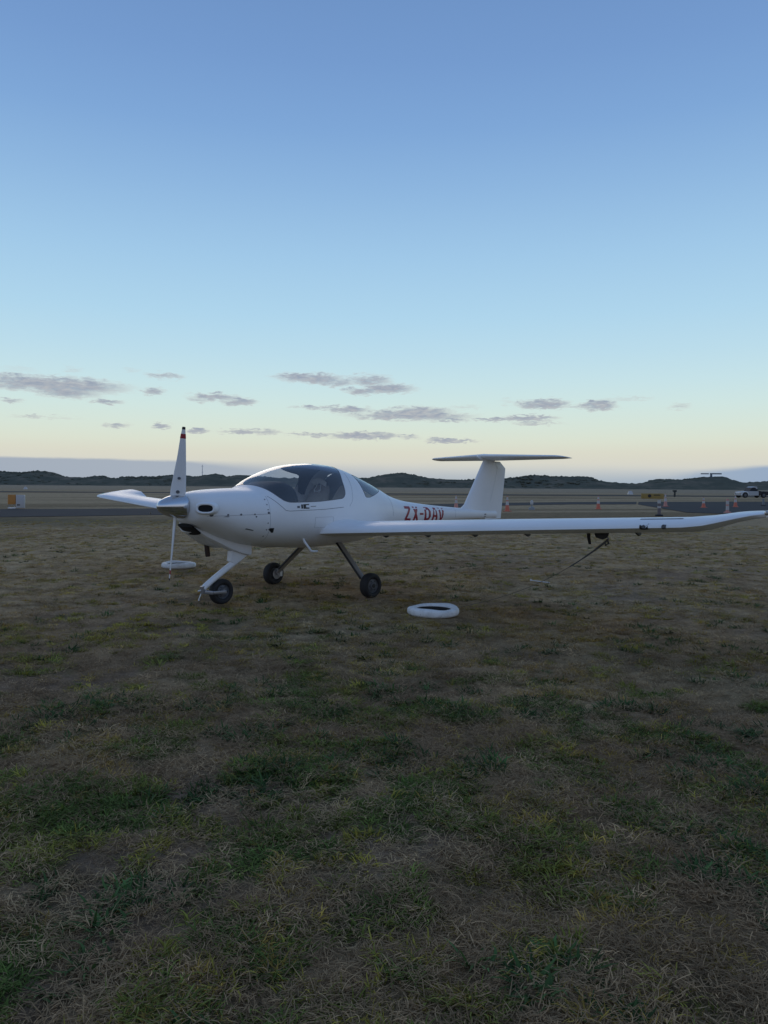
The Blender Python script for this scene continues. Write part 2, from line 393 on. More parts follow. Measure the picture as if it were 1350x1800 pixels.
def build_dunes():
    xs = np.linspace(-520, 520, 900); ts = np.linspace(0, 1, 26)
    X, T = np.meshgrid(xs, ts)
    H = crest(X)
    prof = np.where(T < .62, sstep(0, 1, T/.62)**.85, 1-.5*sstep(0, 1, (T-.62)/.38))
    Y = D0+T*(D1-D0)/.62+(fbm(X, X*0, 60, 3, 61)-.5)*24*(1-T)
    Z = H*prof+(fbm(X, Y, 14, 4, 62)-.5)*2.6*np.sin(np.pi*np.clip(T/.7, 0, 1))+(fbm(X, Y, 3.2, 3, 63)-.5)*1.1*np.clip(T*6, 0, 1)
    Z[0] = -.5; Z[-1] = -.5
    n = len(xs); V = np.stack([X.ravel(), Y.ravel(), Z.ravel()], 1)
    i = np.arange(len(ts)-1)[:, None]*n; j = np.arange(n-1)[None]
    q = np.stack([i+j, i+j+1, i+n+j+1, i+n+j], -1).reshape(-1, 4)
    me = bpy.data.meshes.new('dunes'); me.from_pydata(V.tolist(), [], q.tolist())
    m = bpy.data.materials.new('dune_cover'); m.use_nodes = True; t = NT(m.node_tree); b = m.node_tree.nodes['Principled BSDF']
    b.inputs['Roughness'].default_value = 1.; b.inputs['Specular IOR Level'].default_value = 0.
    pos = t.n('ShaderNodeNewGeometry').outputs['Position']
    na = t.n('ShaderNodeTexNoise', {'Vector': pos, 'Scale': .09, 'Detail': 7., 'Roughness': .65}).outputs['Fac']
    m.node_tree.links.new(t.ramp(na, [(.3, (.10, .105, .083, 1)), (.5, (.13, .13, .10, 1)), (.62, (.19, .165, .125, 1)), (.75, (.24, .20, .15, 1))]), b.inputs['Base Color'])
    me.materials.append(m); me.shade_smooth()
    o = bpy.data.objects.new('dunes', me); COL.objects.link(o); tag(o, 'low dark scrub-covered dunes along the horizon', kind='structure')
    # scrub bushes on the dunes, many small leafy lumps in one mass
    mb = MB(); ico = bmesh.new(); bmesh.ops.create_icosphere(ico, subdivisions=1, radius=1); iv = [v.co.copy() for v in ico.verts]; jf = [[v.index for v in f.verts] for f in ico.faces]; ico.free()
    for k in range(2600):
        x = random.uniform(-420, 420); t = random.choice([random.uniform(.1, .6), random.uniform(.5, .66)])
        y = D0+t*(D1-D0)/.62; z = float(crest(np.array([x]))[0])*float((sstep(0, 1, np.array(t/.62))**.85))
        s = random.uniform(.5, 1.5)
        mb.add([(x+v.x*s*1.5*random.uniform(.6, 1.3), y+v.y*s*random.uniform(.6, 1.3), z-.35+v.z*s*.62*random.uniform(.6, 1.35)) for v in iv], jf)
    sm = mat('scrub_leaves', (.105, .112, .086), .95, noise=.8, nscale=.25, col2=(.17, .155, .115), spec=0.)
    tag(mb.build('dune_scrub', sm, smooth=False), 'dark low scrub covering the dunes', kind='stuff')
build_dunes()

# ------------------------------------------------------------------ the aeroplane
YAW = .8477
plane = thing('aeroplane', (-.8763, 10.4742, 0), 'white two-seat light aeroplane with T-tail and registration ZX-DAV parked on the grass', 'aeroplane', rz=math.pi+YAW)
P = plane
ftop = pchip([2.168,2.15,2.12,2.05,1.87,1.6,1.36,1.28,1.11,.9,.68,.45,.25,-.02,-.25,-.5,-.75,-1.0,-1.3,-1.65,-2,-2.6,-3.3,-4.3],
             [1.255,1.295,1.322,1.348,1.373,1.388,1.396,1.425,1.535,1.625,1.684,1.713,1.722,1.71,1.67,1.60,1.515,1.415,1.295,1.212,1.168,1.112,1.062,1.00])
fbot = pchip([2.168,2.15,2.12,2.0,1.85,1.69,1.28,.8,.3,-.3,-.9,-1.6,-2.5,-3.3,-4.3],
             [1.09,1.035,.995,.925,.855,.79,.685,.635,.605,.62,.675,.755,.825,.862,.868])
fwid = pchip([2.168,2.15,2.12,2.05,1.87,1.6,1.3,1.0,.6,.1,-.4,-.9,-1.4,-2.0,-2.6,-3.3,-4.3],
             [.19,.26,.325,.375,.435,.485,.525,.555,.575,.57,.52,.42,.30,.205,.16,.115,.06])
fzc = pchip([2.168,2.0,1.6,1.0,.3,-.4,-1.2,-2,-3.3,-4.3], [1.17,1.14,1.08,1.04,1.02,1.02,1.02,1.0,.965,.935])
fn = pchip([2.168,1.6,1.36,1.1,.4,-.4,-1.2,-2.2,-4.3], [2.3,2.35,2.3,2.15,2.05,2.05,2.15,2.2,2.2])
def fpoint(x, th):
    T, B, W, Zc, N = ftop(x), fbot(x), fwid(x), fzc(x), fn(x)
    c, s = np.cos(th), np.sin(th)
    y = W*np.sign(c)*np.abs(c)**(2/N)
    z = np.where(s > 0, Zc+(T-Zc)*np.abs(s)**(2/N), Zc-(Zc-B)*np.abs(s)**(2/2.3))
    return y, z
def fside(x, z):
    """port half-breadth of the fuselage at station x and height z"""
    x = np.asarray(x, float); z = np.asarray(z, float)
    T, B, W, Zc, N = ftop(x), fbot(x), fwid(x), fzc(x), fn(x)
    q = np.where(z > Zc, (z-Zc)/(T-Zc), (Zc-z)/(Zc-B)); n = np.where(z > Zc, N, 2.3)
    s = np.clip(np.abs(q), 0, .9999)**(n/2)
    return W*np.sqrt(np.maximum(0, 1-s*s))**(2/N)
sill = pchip([-.4,0,.3,.6,.98,1.07,1.14,1.19,1.23,1.26,1.30], [1.31,1.272,1.245,1.226,1.222,1.240,1.285,1.335,1.385,1.43,1.60])
bpil = pchip([1.0,1.27,1.36,1.48,1.56,1.62,1.72], [.14,.05,.015,-.005,-.045,-.09,-.17])
def smin(a, b, k):
    h = np.clip(.5+.5*(b-a)/k, 0, 1); return b*(1-h)+a*h-k*h*(1-h)
def glass_level(x, y, z):
    g = smin(z-sill(x), x-bpil(z), .07)
    lo = 1.272+.25*np.maximum(0, -.52-x)**1.1
    sb = (y < 0)*1.0
    r = smin(smin(z-np.where(y < 0, 1.235, lo), (ftop(x)-.05+.02*sb)-z, .02), smin(-.40+.10*(z-1.4)-x, x+.93+.35*sb, .02), .03)
    return g, r
def build_fuselage():
    xs = np.concatenate([np.array([2.168,2.165,2.16,2.15,2.14,2.13,2.12,2.10]), np.linspace(2.075, -1.3, 200), np.linspace(-1.33, -4.3, 70)])
    nt = 144; th = np.linspace(0, 2*np.pi, nt, endpoint=False)
    X, TH = np.meshgrid(xs, th, indexing='ij'); Yv, Zv = fpoint(X, TH)
    G, Rr = glass_level(X, Yv, Zv); L = np.maximum(G, Rr)
    L = np.where(np.abs(L) < 1e-4, 1e-4, L)
    nx = len(xs); skin, can, rp, rs = MB(), MB(), MB(), MB()
    def put(mb, cache, poly):
        ids = []
        for key, p in poly:
            if key not in cache: cache[key] = len(mb.v); mb.v.append(p)
            ids.append(cache[key])
        if len(ids) > 2: mb.f.append(tuple(ids))
    caches = {id(m): {} for m in (skin, can, rp, rs)}
    for i in range(nx-1):
        for j in range(nt):
            k = (j+1) % nt
            q = [(i, j), (i, k), (i+1, k), (i+1, j)]
            vals = [L[a] for a in q]; pts = [(X[a], Yv[a], Zv[a]) for a in q]
            if max(vals) < 0: put(skin, caches[id(skin)], [(a, tuple(map(float, p))) for a, p in zip(q, pts)]); continue
            pos, neg = [], []
            for u in range(4):
                w = (u+1) % 4
                (pos if vals[u] > 0 else neg).append((q[u], tuple(map(float, pts[u]))))
                if (vals[u] > 0) != (vals[w] > 0):
                    t = vals[u]/(vals[u]-vals[w]); p = tuple(float(a+(b-a)*t) for a, b in zip(pts[u], pts[w]))
                    key = tuple(sorted((q[u], q[w]))); pos.append((key, p)); neg.append((key, p))
            if neg: put(skin, caches[id(skin)], neg)
            tgt = can if X[i, j] > -.3 else (rp if Yv[i, j] > 0 else rs)
            if pos: put(tgt, caches[id(tgt)], pos)
    # nose cap
    o = len(skin.v); skin.v += [(float(xs[0]), float(a), float(b)) for a, b in zip(Yv[0], Zv[0])]
    skin.f.append(tuple(o+j for j in range(nt)))
    fz = skin.build('fuselage', WHITE, P, angle=60)
    c = can.build('canopy_glass', GLASS, P, angle=60)
    rp.build('rear_window', GLASS, P, angle=60); rs.build('rear_window', GLASS, P, angle=60)
    return fz
FUS = build_fuselage()
def on_skin(x, z, off=.003): return (x, float(fside(x, z))+off, z)

# rounded shell of the cabin: floor, bulkhead, dash, seats
def cabin():
    mb = MB()
    rings = []
    for x in np.linspace(1.25, -.42, 14):
        w = float(fwid(x))-.035; rings.append([(x, w, 1.16), (x, w*.86, .92), (x, w*.55, .84), (x, -w*.55, .84), (x, -w*.86, .92), (x, -w, 1.16)])
    mb.loft(rings, closed=False, cap0=False, cap1=False); mb.build('cockpit_tub', TRIM, P)
    b = MB(); r = [(-.40, float(v)*.988, 1.02+(float(w)-1.02)*.988) for v, w in zip(*fpoint(np.full(40, -.40), np.linspace(0, 2*np.pi, 40, endpoint=False)))]
    b.add(r, [tuple(range(40))]); b.add([(p[0]-.01, p[1], p[2]) for p in r], [tuple(range(40))]); b.build('rear_bulkhead', TRIM, P)
    d = MB(); rings = []
    for x, t in ((1.25, 1.37), (1.12, 1.43), (.98, 1.475), (.86, 1.48), (.80, 1.45), (.785, 1.36), (.80, 1.0)):
        w = min(float(fwid(x))*.86, .47)
        rings.append([(x, w*math.copysign(abs(math.cos(q))**.5, math.cos(q)), .98+(t-.98)*abs(math.sin(q))**.62) for q in np.linspace(0, math.pi, 25)])
    d.loft(rings, closed=True); d.build('instrument_panel', DASH, P)
    for s in (1, -1):
        y = .26*s
        se = MB(); rings = []
        for x, z, w, t in ((.46,.86,.20,.03),(.42,.90,.22,.07),(.1,.88,.225,.08),(-.02,.90,.225,.09),(-.10,1.02,.225,.07),(-.20,1.22,.22,.065),(-.27,1.36,.19,.05),(-.29,1.42,.15,.03)):
            rings.append([(x+t*.5*math.sin(q)*(.3 if z < .93 else 1), y+w*math.copysign(abs(math.cos(q))**.4, math.cos(q)), z+t*math.sin(q)*(1 if z < .93 else .4)) for q in np.linspace(0, 2*math.pi, 20, endpoint=False)])
        se.loft(rings); so = se.build('seat', SEAT, P)
        if s == -1:
            h = MB()
            for (u0, v0), (u1, v1) in (((-.01, 1.50), (.145, 1.445)), ((-.01, 1.502), (-.13, 1.465))):
                h.bar((-.255, y+u0, v0), (-.235, y+u1, v1), .085, .010, wdir=(0.2, 0, 1), w2=.075)
            for o_ in (-.03, .035): h.tube([(-.25, y+o_, 1.47), (-.22, y+o_*1.3, 1.41), (-.20, y+o_*2.1, 1.365), (-.19, y+o_*1.2, 1.335)], .0055)
            h.tube([(-.20, y+.06, 1.37), (-.19, y+.02, 1.345), (-.19, y-.03, 1.35), (-.20, y-.06, 1.375)], .0055)
            h.build('shoulder_harness', CREAM, so)
cabin()
def sun_shade():
    rows = []
    for x in np.linspace(-.17, .62, 14):
        k = (x+.17)/.79; hw = R(34)*(1-k**2.2)**.5+R(3); ex = R(28)*float(sstep(.10, -.08, np.float64(x))); T, Zc = float(ftop(x)), float(fzc(x)); row = []
        for q in np.linspace(-hw-ex, hw*.8, 15):
            yy, zz = fpoint(np.array([x]), np.array([math.pi/2-q])); row.append((x, float(yy[0])*.972, Zc+(float(zz[0])-Zc)*.972))
        rows.append(row)
    MB().loft(rows, closed=False, cap0=False, cap1=False).build('sun_shade', mat('shade_cloth', (.035, .055, .095), .8), P)
sun_shade()
def seal(name):
    for g_ in [o for o in P.children if o.name.startswith(name)]:
        bm = bmesh.new(); bm.from_mesh(g_.data); be = [e for e in bm.edges if e.is_boundary]; nb = {}
        for e in be:
            a, b = e.verts; nb.setdefault(a.index, []).append(b.index); nb.setdefault(b.index, []).append(a.index)
        co = [tuple(v.co) for v in bm.verts]; bm.free()
        st = max(nb, key=lambda i: len(nb[i]) and 1); loop = [st]; prev = None
        while True:
            nx_ = [i for i in nb[loop[-1]] if i != prev]
            if not nx_ or (nx_[0] == st and len(loop) > 2) or len(loop) > 5000: break
            prev = loop[-1]; loop.append(nx_[0])
        pts = [co[i] for i in loop]; keep = [pts[0]]
        for p in pts[1:]:
            if (Vector(p)-Vector(keep[-1])).length > .012: keep.append(p)
        if len(keep) > 8: MB().tube(keep+keep[:1], .0034, 6).build('window_seal', SEAM, g_)
seal('canopy_glass'); seal('rear_window')
# spinner and propeller
HUBX, HUBZ = 2.30, 1.183
sp = MB()
prof = [(.142*math.sqrt(max(0, 1-(t**1.75))), 2.185+.318*t) for t in np.linspace(0, .995, 22)]
sp.lathe([(.120, 2.172), (.142, 2.178)]+prof, n=48, axis='x', c=(0, 0, HUBZ)); SPIN = sp.build('spinner', CHROME, P, angle=50)
def blade(axis, face, length, table, flip=1):
    """scimitar blade: table of (r/R, leading offset, trailing offset, thickness, twist deg)"""
    ax = Vector(axis).normalized(); fc = Vector(face); fc = (fc-ax*fc.dot(ax)).normalized(); ch = ax.cross(fc)*flip
    c0 = Vector((HUBX-.05, 0, HUBZ)); rings = []
    rr = np.linspace(0, 1, 34); tb = np.array(table)
    cols = [pchip(tb[:, 0], tb[:, k]) for k in range(1, 5)]
    for r in rr:
        a, b, t, tw = [float(c(r)) for c in cols]; tw = R(tw)
        cd = ch*math.cos(tw)+fc*math.sin(tw); fd = fc*math.cos(tw)-ch*math.sin(tw)
        m, h = (a+b)/2, (a-b)/2; ring = []
        for q in np.linspace(0, 2*math.pi, 18, endpoint=False):
            u, v = math.cos(q), math.sin(q)
            ring.append(c0+ax*(.06+r*(length-.06))+cd*(m+h*u)+fd*(t/2*v*(1 if v > 0 else .55)))
        rings.append(ring)
    return MB().loft(rings), rings
def add_blade(axis, face, length, table, flip=1, tip=True, back=None):
    mb, rings = blade(axis, face, length, table, flip)
    o = mb.build('propeller_blade', WHITE, P, angle=70)
    if tip:
        for nm, i0, i1, m in (('tip_band', 28, 30, MAROON), ('tip_cap', 32, 33, BLACK)):
            cen = lambda r: sum((Vector(p) for p in r), Vector())/len(r)
            rg = []
            for r in rings[i0:i1+1]:
                c = cen(r); rg.append([c+(Vector(p)-c)*1.03+(Vector(p)-c).normalized()*.0015 for p in r])
            if nm == 'tip_cap': c = cen(rg[-1]); e = Vector(axis).normalized()*.004; rg.append([c+e+(Vector(p)-c)*.6 for p in rg[-1]])
            MB().loft(rg).build(nm, m, o, angle=70)
    return o, rings
toward = Vector((.66, .75, .1))      # roughly square to the flat of the upright and level blades
TB_UP = [(0,.078,-.078,.06,0),(.10,.086,-.086,.045,0),(.35,.074,-.066,.03,-2),(.6,.056,-.042,.02,-3),(.85,.036,-.026,.013,-3),(1,.020,-.012,.008,-3)]
b1, _ = add_blade((.02, .165, 1), toward, .91, TB_UP, 1)
e = MB().box(-.012, .012, -.002, .002, -.012, .012)
for zz, m, s in ((1.50, SEAM, 1.), (1.345, SEAM, 1.2)):
    eo = MB(); n_ = toward.normalized(); side = Vector((0, 0, 1)).cross(n_).normalized(); c_ = Vector((HUBX-.05+.004, (zz-HUBZ)*.165+.002, zz))+n_*.026
    eo.loft([[c_+side*.018*s*math.cos(q)+Vector((0, 0, 1))*.016*s*math.sin(q) for q in np.linspace(0, 6.283, 12, endpoint=False)],
             [c_+n_*.002+side*.018*s*math.cos(q)+Vector((0, 0, 1))*.016*s*math.sin(q) for q in np.linspace(0, 6.283, 12, endpoint=False)]])
    eo.build('maker_badge', SEAM if zz > 1.4 else RIM, b1)
TB_DN = [(0,.032,-.032,.06,0),(.12,.036,-.036,.05,0),(.4,.060,-.060,.035,4),(.7,.055,-.055,.022,8),(1,.018,-.018,.010,12)]
add_blade((.02, -.135, -1), Vector((.80, -.58, .0)), .86, TB_DN, 1)

# cowl inlets
for s in (1, -1):
    n_ = Vector((.74, .66*s, .03)).normalized(); h_ = Vector((0, 0, 1)).cross(n_).normalized(); v_ = n_.cross(h_)
    c_ = Vector((2.086, .335*s, 1.163))
    el_ = lambda a, b, off, n=28: [c_+n_*off+h_*a*math.copysign(abs(math.cos(q))**.75, math.cos(q))+v_*b*math.copysign(abs(math.sin(q))**.75, math.sin(q)) for q in np.linspace(0, 2*math.pi, n, endpoint=False)]
    lip = MB().loft([el_(.135, .078, -.03), el_(.115, .064, .040), el_(.102, .054, .054), el_(.086, .041, .050), el_(.080, .037, .035), el_(.07, .033, .0)], cap0=False, cap1=False)
    lo_ = lip.build('cowl_inlet', WHITE, P, angle=80)
    MB().add(el_(.088, .042, .042), [tuple(range(28))]).build('inlet_mouth', DARKHOLE, lo_)
# nose gear fairing under the cowl
g = MB(); rings = []
for x, zb, w in ((2.06,.925,.02),(1.98,.875,.05),(1.85,.80,.075),(1.70,.728,.09),(1.54,.652,.10),(1.40,.600,.105),(1.27,.562,.105),(1.245,.562,.10)):
    zt = float(fbot(x))+.06
    rings.append([(x, w*1.0, zt), (x, w, zb+.03), (x, w*.9, zb+.008), (x, w*.6, zb), (x, -w*.6, zb), (x, -w*.9, zb+.008), (x, -w, zb+.03), (x, -w, zt)])
g.loft(rings); g.build('gear_fairing', WHITE, P, angle=35)
# starboard cooling scoop with its dark mouth
g = MB(); rings = []
for x, zb, y0, y1 in ((2.02,.872,-.30,.02),(1.9,.80,-.33,.0),(1.75,.712,-.34,-.02),(1.62,.662,-.33,-.04),(1.45,.655,-.30,-.05),(1.25,.685,-.25,-.06)):
    zt = float(fbot(x))+.12
    ym, yw = (y0+y1)/2, (y1-y0)/2
    rings.append([(x, ym+yw*math.copysign(abs(math.cos(q))**.5, math.cos(q)), zt+(zt-zb)*math.copysign(abs(math.sin(q))**.5, math.sin(q)) if math.sin(q) < 0 else zt+.02*math.sin(q)) for q in np.linspace(0, 2*math.pi, 24, endpoint=False)])
g.loft(rings); sc_ = g.build('cooling_scoop', WHITE_D, P, angle=50)
m_ = MB(); ring = []
for q in np.linspace(0, 2*math.pi, 20, endpoint=False):
    ring.append((2.100, -.06+.15*math.cos(q), .958+.022*math.sin(q)))
ring2 = [(1.97, -.10+.17*math.cos(q), .868+.030*math.sin(q)) for q in np.linspace(0, 2*math.pi, 20, endpoint=False)]
m_.loft([ring, ring2]); m_.build('scoop_mouth', DARKHOLE, sc_)
MB().tube([(1.70, -.2, .74), (1.69, -.2, .66), (1.675, -.2, .56)], .030, 14).build('exhaust_pipe', EXH, P)

# nose gear
def wheel(parent_name, c, r, w, ext):
    x, y, z = c
    hub = MB(); hw = w*.36
    hub.lathe([(.02, -hw-.012), (.045, -hw-.010), (.050, -hw+.004), (r*.50, -hw+.012), (r*.56, -hw), (r*.56, hw), (r*.50, hw-.012), (.050, hw-.004), (.045, hw+.010), (.02, hw+.012)], n=32, axis='y', c=c)
    h = hub.build(parent_name, RIM, P, angle=35)
    ty = MB(); pr = []
    for q in np.linspace(0, 2*math.pi, 22, endpoint=False):
        u, v = math.cos(q), math.sin(q)
        pr.append((r*.775+r*.225*math.copysign(abs(u)**.75, u), w/2*math.copysign(abs(v)**.7, v)))
    ty.lathe(pr, n=44, axis='y', c=c, closed=True); ty.build('tyre', RUBBER, h, angle=80)
    MB().lathe([(.004, -hw-.02), (.026, -hw-.018), (.030, -hw), (.030, hw), (.026, hw+.018), (.004, hw+.02)], n=20, axis='y', c=c).build('hub_cap', BLACK if ext else ALU, h)
    bl = MB()
    for k in range(6):
        a = k*math.pi/3
        for s in (1, -1): bl.lathe([(.001, s*(hw-.0)), (.006, s*hw), (.006, s*(hw-.01))], n=6, axis='y', c=(x+.062*math.cos(a), y, z+.062*math.sin(a)))
    tag(bl.build('wheel_bolts', BLACK, h), kind='stuff')
    return h
wheel('nose_wheel', (1.625, 0, .150), .155, .115, False)
g = MB(); g.loft([[(1.50, s*.045, .63), (1.515, s*.04, .505), (1.44, s*.04, .462), (1.27, s*.045, .555), (1.26, s*.045, .62)] for s in (1, -1)])
NL = g.build('nose_leg', WHITE, P, smooth=False, bevel=.006)
MB().tube([(1.33, 0, .545), (1.45, 0, .475), (1.70, 0, .33), (1.85, 0, .235), (1.885, 0, .205)], [.040, .040, .037, .035, .033], 16).build('leg_tube', WHITE, NL)
MB().tube([(1.895, 0, .235), (1.892, 0, .15)], [.030, .026], 14).build('fork_pivot', ALU, NL)
for s in (1, -1):
    MB().bar((1.885, s*.03, .168), (1.80, s*.082, .155), .045, .018, wdir=(0, 0, 1)).bar((1.80, s*.082, .155), (1.615, s*.086, .150), .040, .016, wdir=(0, 0, 1)).build('wheel_fork', ALU, NL)
MB().tube([(1.625, -.095, .15), (1.625, .095, .15)], .014, 10).build('axle', ALU, NL)
MB().tube([(1.90, .0, .19), (1.955, .0, .185)], [.012, .008], 8).tube([(1.91, 0, .155), (1.945, 0, .085), (1.94, 0, .075)], [.007, .006, .010], 8).build('tow_lug', WHITE_D, NL)
# main gear
for s in (1, -1):
    g = MB()
    g.bar((-.09, .25*s, .700), (-.02, .80*s, .235), .105, .026, wdir=(1, 0, 0), w2=.080).bar((-.02, .80*s, .235), (0, .865*s, .165), .080, .026, wdir=(1, 0, 0), w2=.07)
    lg = g.build('main_leg', LEG, P)
    MB().bar((-.033, .262*s, .698), (.032, .805*s, .232), .012, .030, wdir=(1, 0, 0)).build('leg_edge', BLACK, lg)
    MB().tube([(0, .84*s, .158), (0, .985*s, .158)], .018, 10).build('axle', ALU, lg)
    MB().lathe([(.03, .868*s), (.075, .870*s), (.075, .882*s), (.03, .884*s)], n=20, axis='y', c=(0, 0, .158)).build('brake_disc', ALU, lg)
    MB().box(-.075, -.03, .855*s-.02, .855*s+.02, .12, .20).build('brake_caliper', WHITE_D, lg, bevel=.004)
    wheel('main_wheel', (0, .95*s, .156), .160, .125, True)

# wings
def foil(n=22):
    pts = []
    for k in range(n+1):
        u = .5*(1-math.cos(math.pi*k/n)); pts.append(u)
    th = lambda u: 5*(.2969*math.sqrt(u)-.126*u-.3516*u*u+.2843*u**3-.1036*u**4)
    return pts, th
def wing_section(y):
    """(LE x, TE x, LE z, thickness ratio, incidence drop over chord)"""
    le = np.interp(y, [.40,.50,.62,.80,1.0,4.2,5.0,5.22,5.38,5.50,5.60,5.66], [.56,.50,.455,.43,.42,.41,.40,.385,.345,.285,.20,.09])
    te = np.interp(y, [.40,1.0,3.0,5.0,5.22,5.40,5.52,5.60,5.66], [-.84,-.78,-.66,-.47,-.44,-.40,-.31,-.19,-.02])
    z = np.interp(y, [.40,5.05], [.812,1.082])
    z = z+np.interp(y, [5.05,5.22,5.36,5.48,5.57,5.66], [0,.022,.058,.092,.115,.132])
    t = np.interp(y, [.40,.52,.68,.9,5.1,5.4,5.66], [.23,.20,.178,.165,.145,.11,.06])
    return le, te, z, t
def wing_ring(y, s, u0, u1, n=20):
    le, te, z, t = [float(v) for v in wing_section(y)]
    if s < 0: z = float(np.interp(y, [.40, 5.66], [.812, 1.222]))
    c = le-te; us = [u0+(u1-u0)*(k/n)**1.7 if u0 == 0 else u0+(u1-u0)*.5*(1-math.cos(math.pi*k/n)) for k in range(n+1)]
    _, th = foil()
    cam_ = lambda u: .022*4*u*(1-u)
    drop = .012; curl = float(np.interp(y, [4.95,5.06,5.20,5.45,5.58,5.66], [0,.022,.105,.125,.09,.02]))*(.50 if s > 0 else 1.15)
    lift = lambda u: curl*max(0., (u-.15)/.85)**1.3
    belly = lambda u: -.046*min(1, max(.7 if s > 0 else .2, (5.75-y)/(.5 if s > 0 else 1.2)))*math.sin(min(u/.30, 1)*math.pi/2)*(1-sstep(.55, 1.0, np.float64(u)))
    up = [(le-u*c, y*s, z+c*(t*th(u)*1.28+cam_(u)*.8)-drop*u*2*c+lift(u)) for u in us]
    lo = [(le-u*c, y*s, z+belly(u)+c*(cam_(u)*.15)-drop*u*2*c+lift(u)-(.0008 if u > 0 else 0)) for u in us]
    return up+lo[::-1]
def sweep(y0, y1, u0, u1, s, n):
    ys = sorted(set(list(np.linspace(y0, y1, n))+[v for v in (.45,.52,.6,.68,.8,.9,1.0,5.05,5.12,5.22,5.29,5.36,5.42,5.48,5.53,5.57,5.6,5.63) if y0 < v < y1]))
    return MB().loft([wing_ring(y, s, u0, u1) for y in ys])
for s in (1, -1):
    w = sweep(.40, 5.66, 0, .765, s, 24).build('wing', WHITE, P, angle=38)
    sweep(.40, .70, .765, 1, s, 4).build('root_trailing_edge', WHITE, w, angle=50); sweep(4.95, 5.66, .765, 1, s, 5).build('tip_trailing_edge', WHITE, w, angle=50)
    sweep(.708, 2.80, .772, 1, s, 8).build('flap', WHITE, w, angle=50)
    sweep(2.81, 4.94, .772, 1, s, 8).build('aileron', WHITE, w, angle=50)
    for yy in (.75, 1.5, 2.25, 3.0, 4.35):
        le, te, z, t = [float(v) for v in wing_section(yy)]; xx = te+.24*(le-te)
        MB().loft([[(xx+.10, yy*s+d, z-.03), (xx-.05, yy*s+d, z-.015), (xx-.06, yy*s+d, z-.085), (xx-.02, yy*s+d, z-.10), (xx+.05, yy*s+d, z-.07)] for d in (-.012, .012)]).build('hinge_bracket', BLACK, w, smooth=False)
    # landing light bay in the leading edge
    if s == 1:
        for ya, yb, m_, nm in ((4.665, 4.745, BLACK, 'landing_light'), (4.870, 4.910, SEAM, 'landing_light')):
            rg = []
            for y in np.linspace(ya, yb, 4):
                full = wing_ring(y, 1, 0, .765, 20); le, te, z, t = [float(v) for v in wing_section(y)]
                top_ = 1+int(2.9*vnoise(np.array([y*31.]), np.array([ya*7.]), 5)[0])
                rg.append([(p[0]+.003, y, p[2]+.003) for p in full[top_:0:-1]]+[(le+.004, y, z-.001)]+[(p[0]+.002, y, p[2]-.003) for p in full[:-6:-1]])
            lo_ = MB().loft(rg, closed=False, cap0=False, cap1=False).build(nm, m_, w, angle=70)
            le, te, z, t = [float(v) for v in wing_section((ya+yb)/2)]
            MB().lathe([(.001, .0), (.014, .003), (.017, -.006), (.013, -.02)], n=16, axis='x', c=(le+.008, (ya+yb)/2, z+.014)).build('lamp', RIM, lo_)
        rg = []
        for y in np.linspace(4.62, 5.02, 6):
            full = wing_ring(y, 1, 0, .765, 20)
            rg.append([(p[0]+.001, y, p[2]+.002) for p in full[7:9]])
        MB().loft(rg, closed=False, cap0=False, cap1=False).build('light_bay_edge', RIM, w)
        # stall strip and pitot, tie-down ring
        MB().loft([[(.06+d*.35, 3.99+e_, zz) for d, e_ in ((-.10, 0), (0, -.02), (.10, 0), (0, .02))] for zz in (1.0, .93)]+[[(.03+d*.25, 3.99+e_, .855) for d, e_ in ((-.10, 0), (0, -.015), (.10, 0), (0, .015))]]).build('pitot_mast', BLACK, w)
        MB().loft([[(.0, 4.02, .99), (.0, 4.05, .925), (.0, 4.12, .908), (.0, 4.17, .93), (.0, 4.19, 1.0)], [(.02, 4.02, .99), (.02, 4.05, .925), (.02, 4.12, .908), (.02, 4.17, .93), (.02, 4.19, 1.0)]]).build('tie_down_plate', BLACK, w, smooth=False)
    MB().tube([(.01, 4.165*s, .945), (.01, 4.185*s, .915), (.01, 4.165*s, .895), (.01, 4.145*s, .915), (.01, 4.162*s, .944)], .008, 8).build('tie_down_ring', ALU, w)
    MB().lathe([(.002, .05), (.018, .03), (.022, 0), (.02, -.03), (.004, -.05)], n=14, axis='x', c=(.06, 5.665*s, 1.24 if s < 0 else 1.222)).build('navigation_light', mat('nav_lamp_cover', (.35, .33, .30) if s == 1 else (.05, .3, .12), .2, coat=.5), w)

# tail
def fin_ring(z, u0, u1, n=16):
    le = np.interp(z, [.95,1.06,1.12,1.86,1.93], [-3.05,-3.28,-3.38,-3.925,-3.97]); te = np.interp(z, [.855,.95,1.74,1.76,1.88,1.93], [-4.505,-4.52,-4.65,-4.645,-4.46,-4.44])
    c = le-te; _, th = foil(); us = [u0+(u1-u0)*.5*(1-math.cos(math.pi*k/n)) for k in range(n+1)]
    t = np.interp(z, [.9, 1.9], [.095, .12])
    a = [(le-u*c, c*t*th(u), z) for u in us]; b = [(le-u*c, -c*t*th(u), z) for u in us]
    return a+b[::-1]
vf = MB().loft([fin_ring(z, 0, .60) for z in [.95,1.0,1.06,1.12,1.2,1.4,1.6,1.74,1.8,1.86,1.92]]).build('vertical_fin', WHITE, P, angle=50)
MB().loft([fin_ring(z, .607, 1) for z in [.857,.9,1.0,1.2,1.4,1.6,1.74,1.76,1.80,1.84,1.875]]).build('rudder', WHITE, P, angle=50)
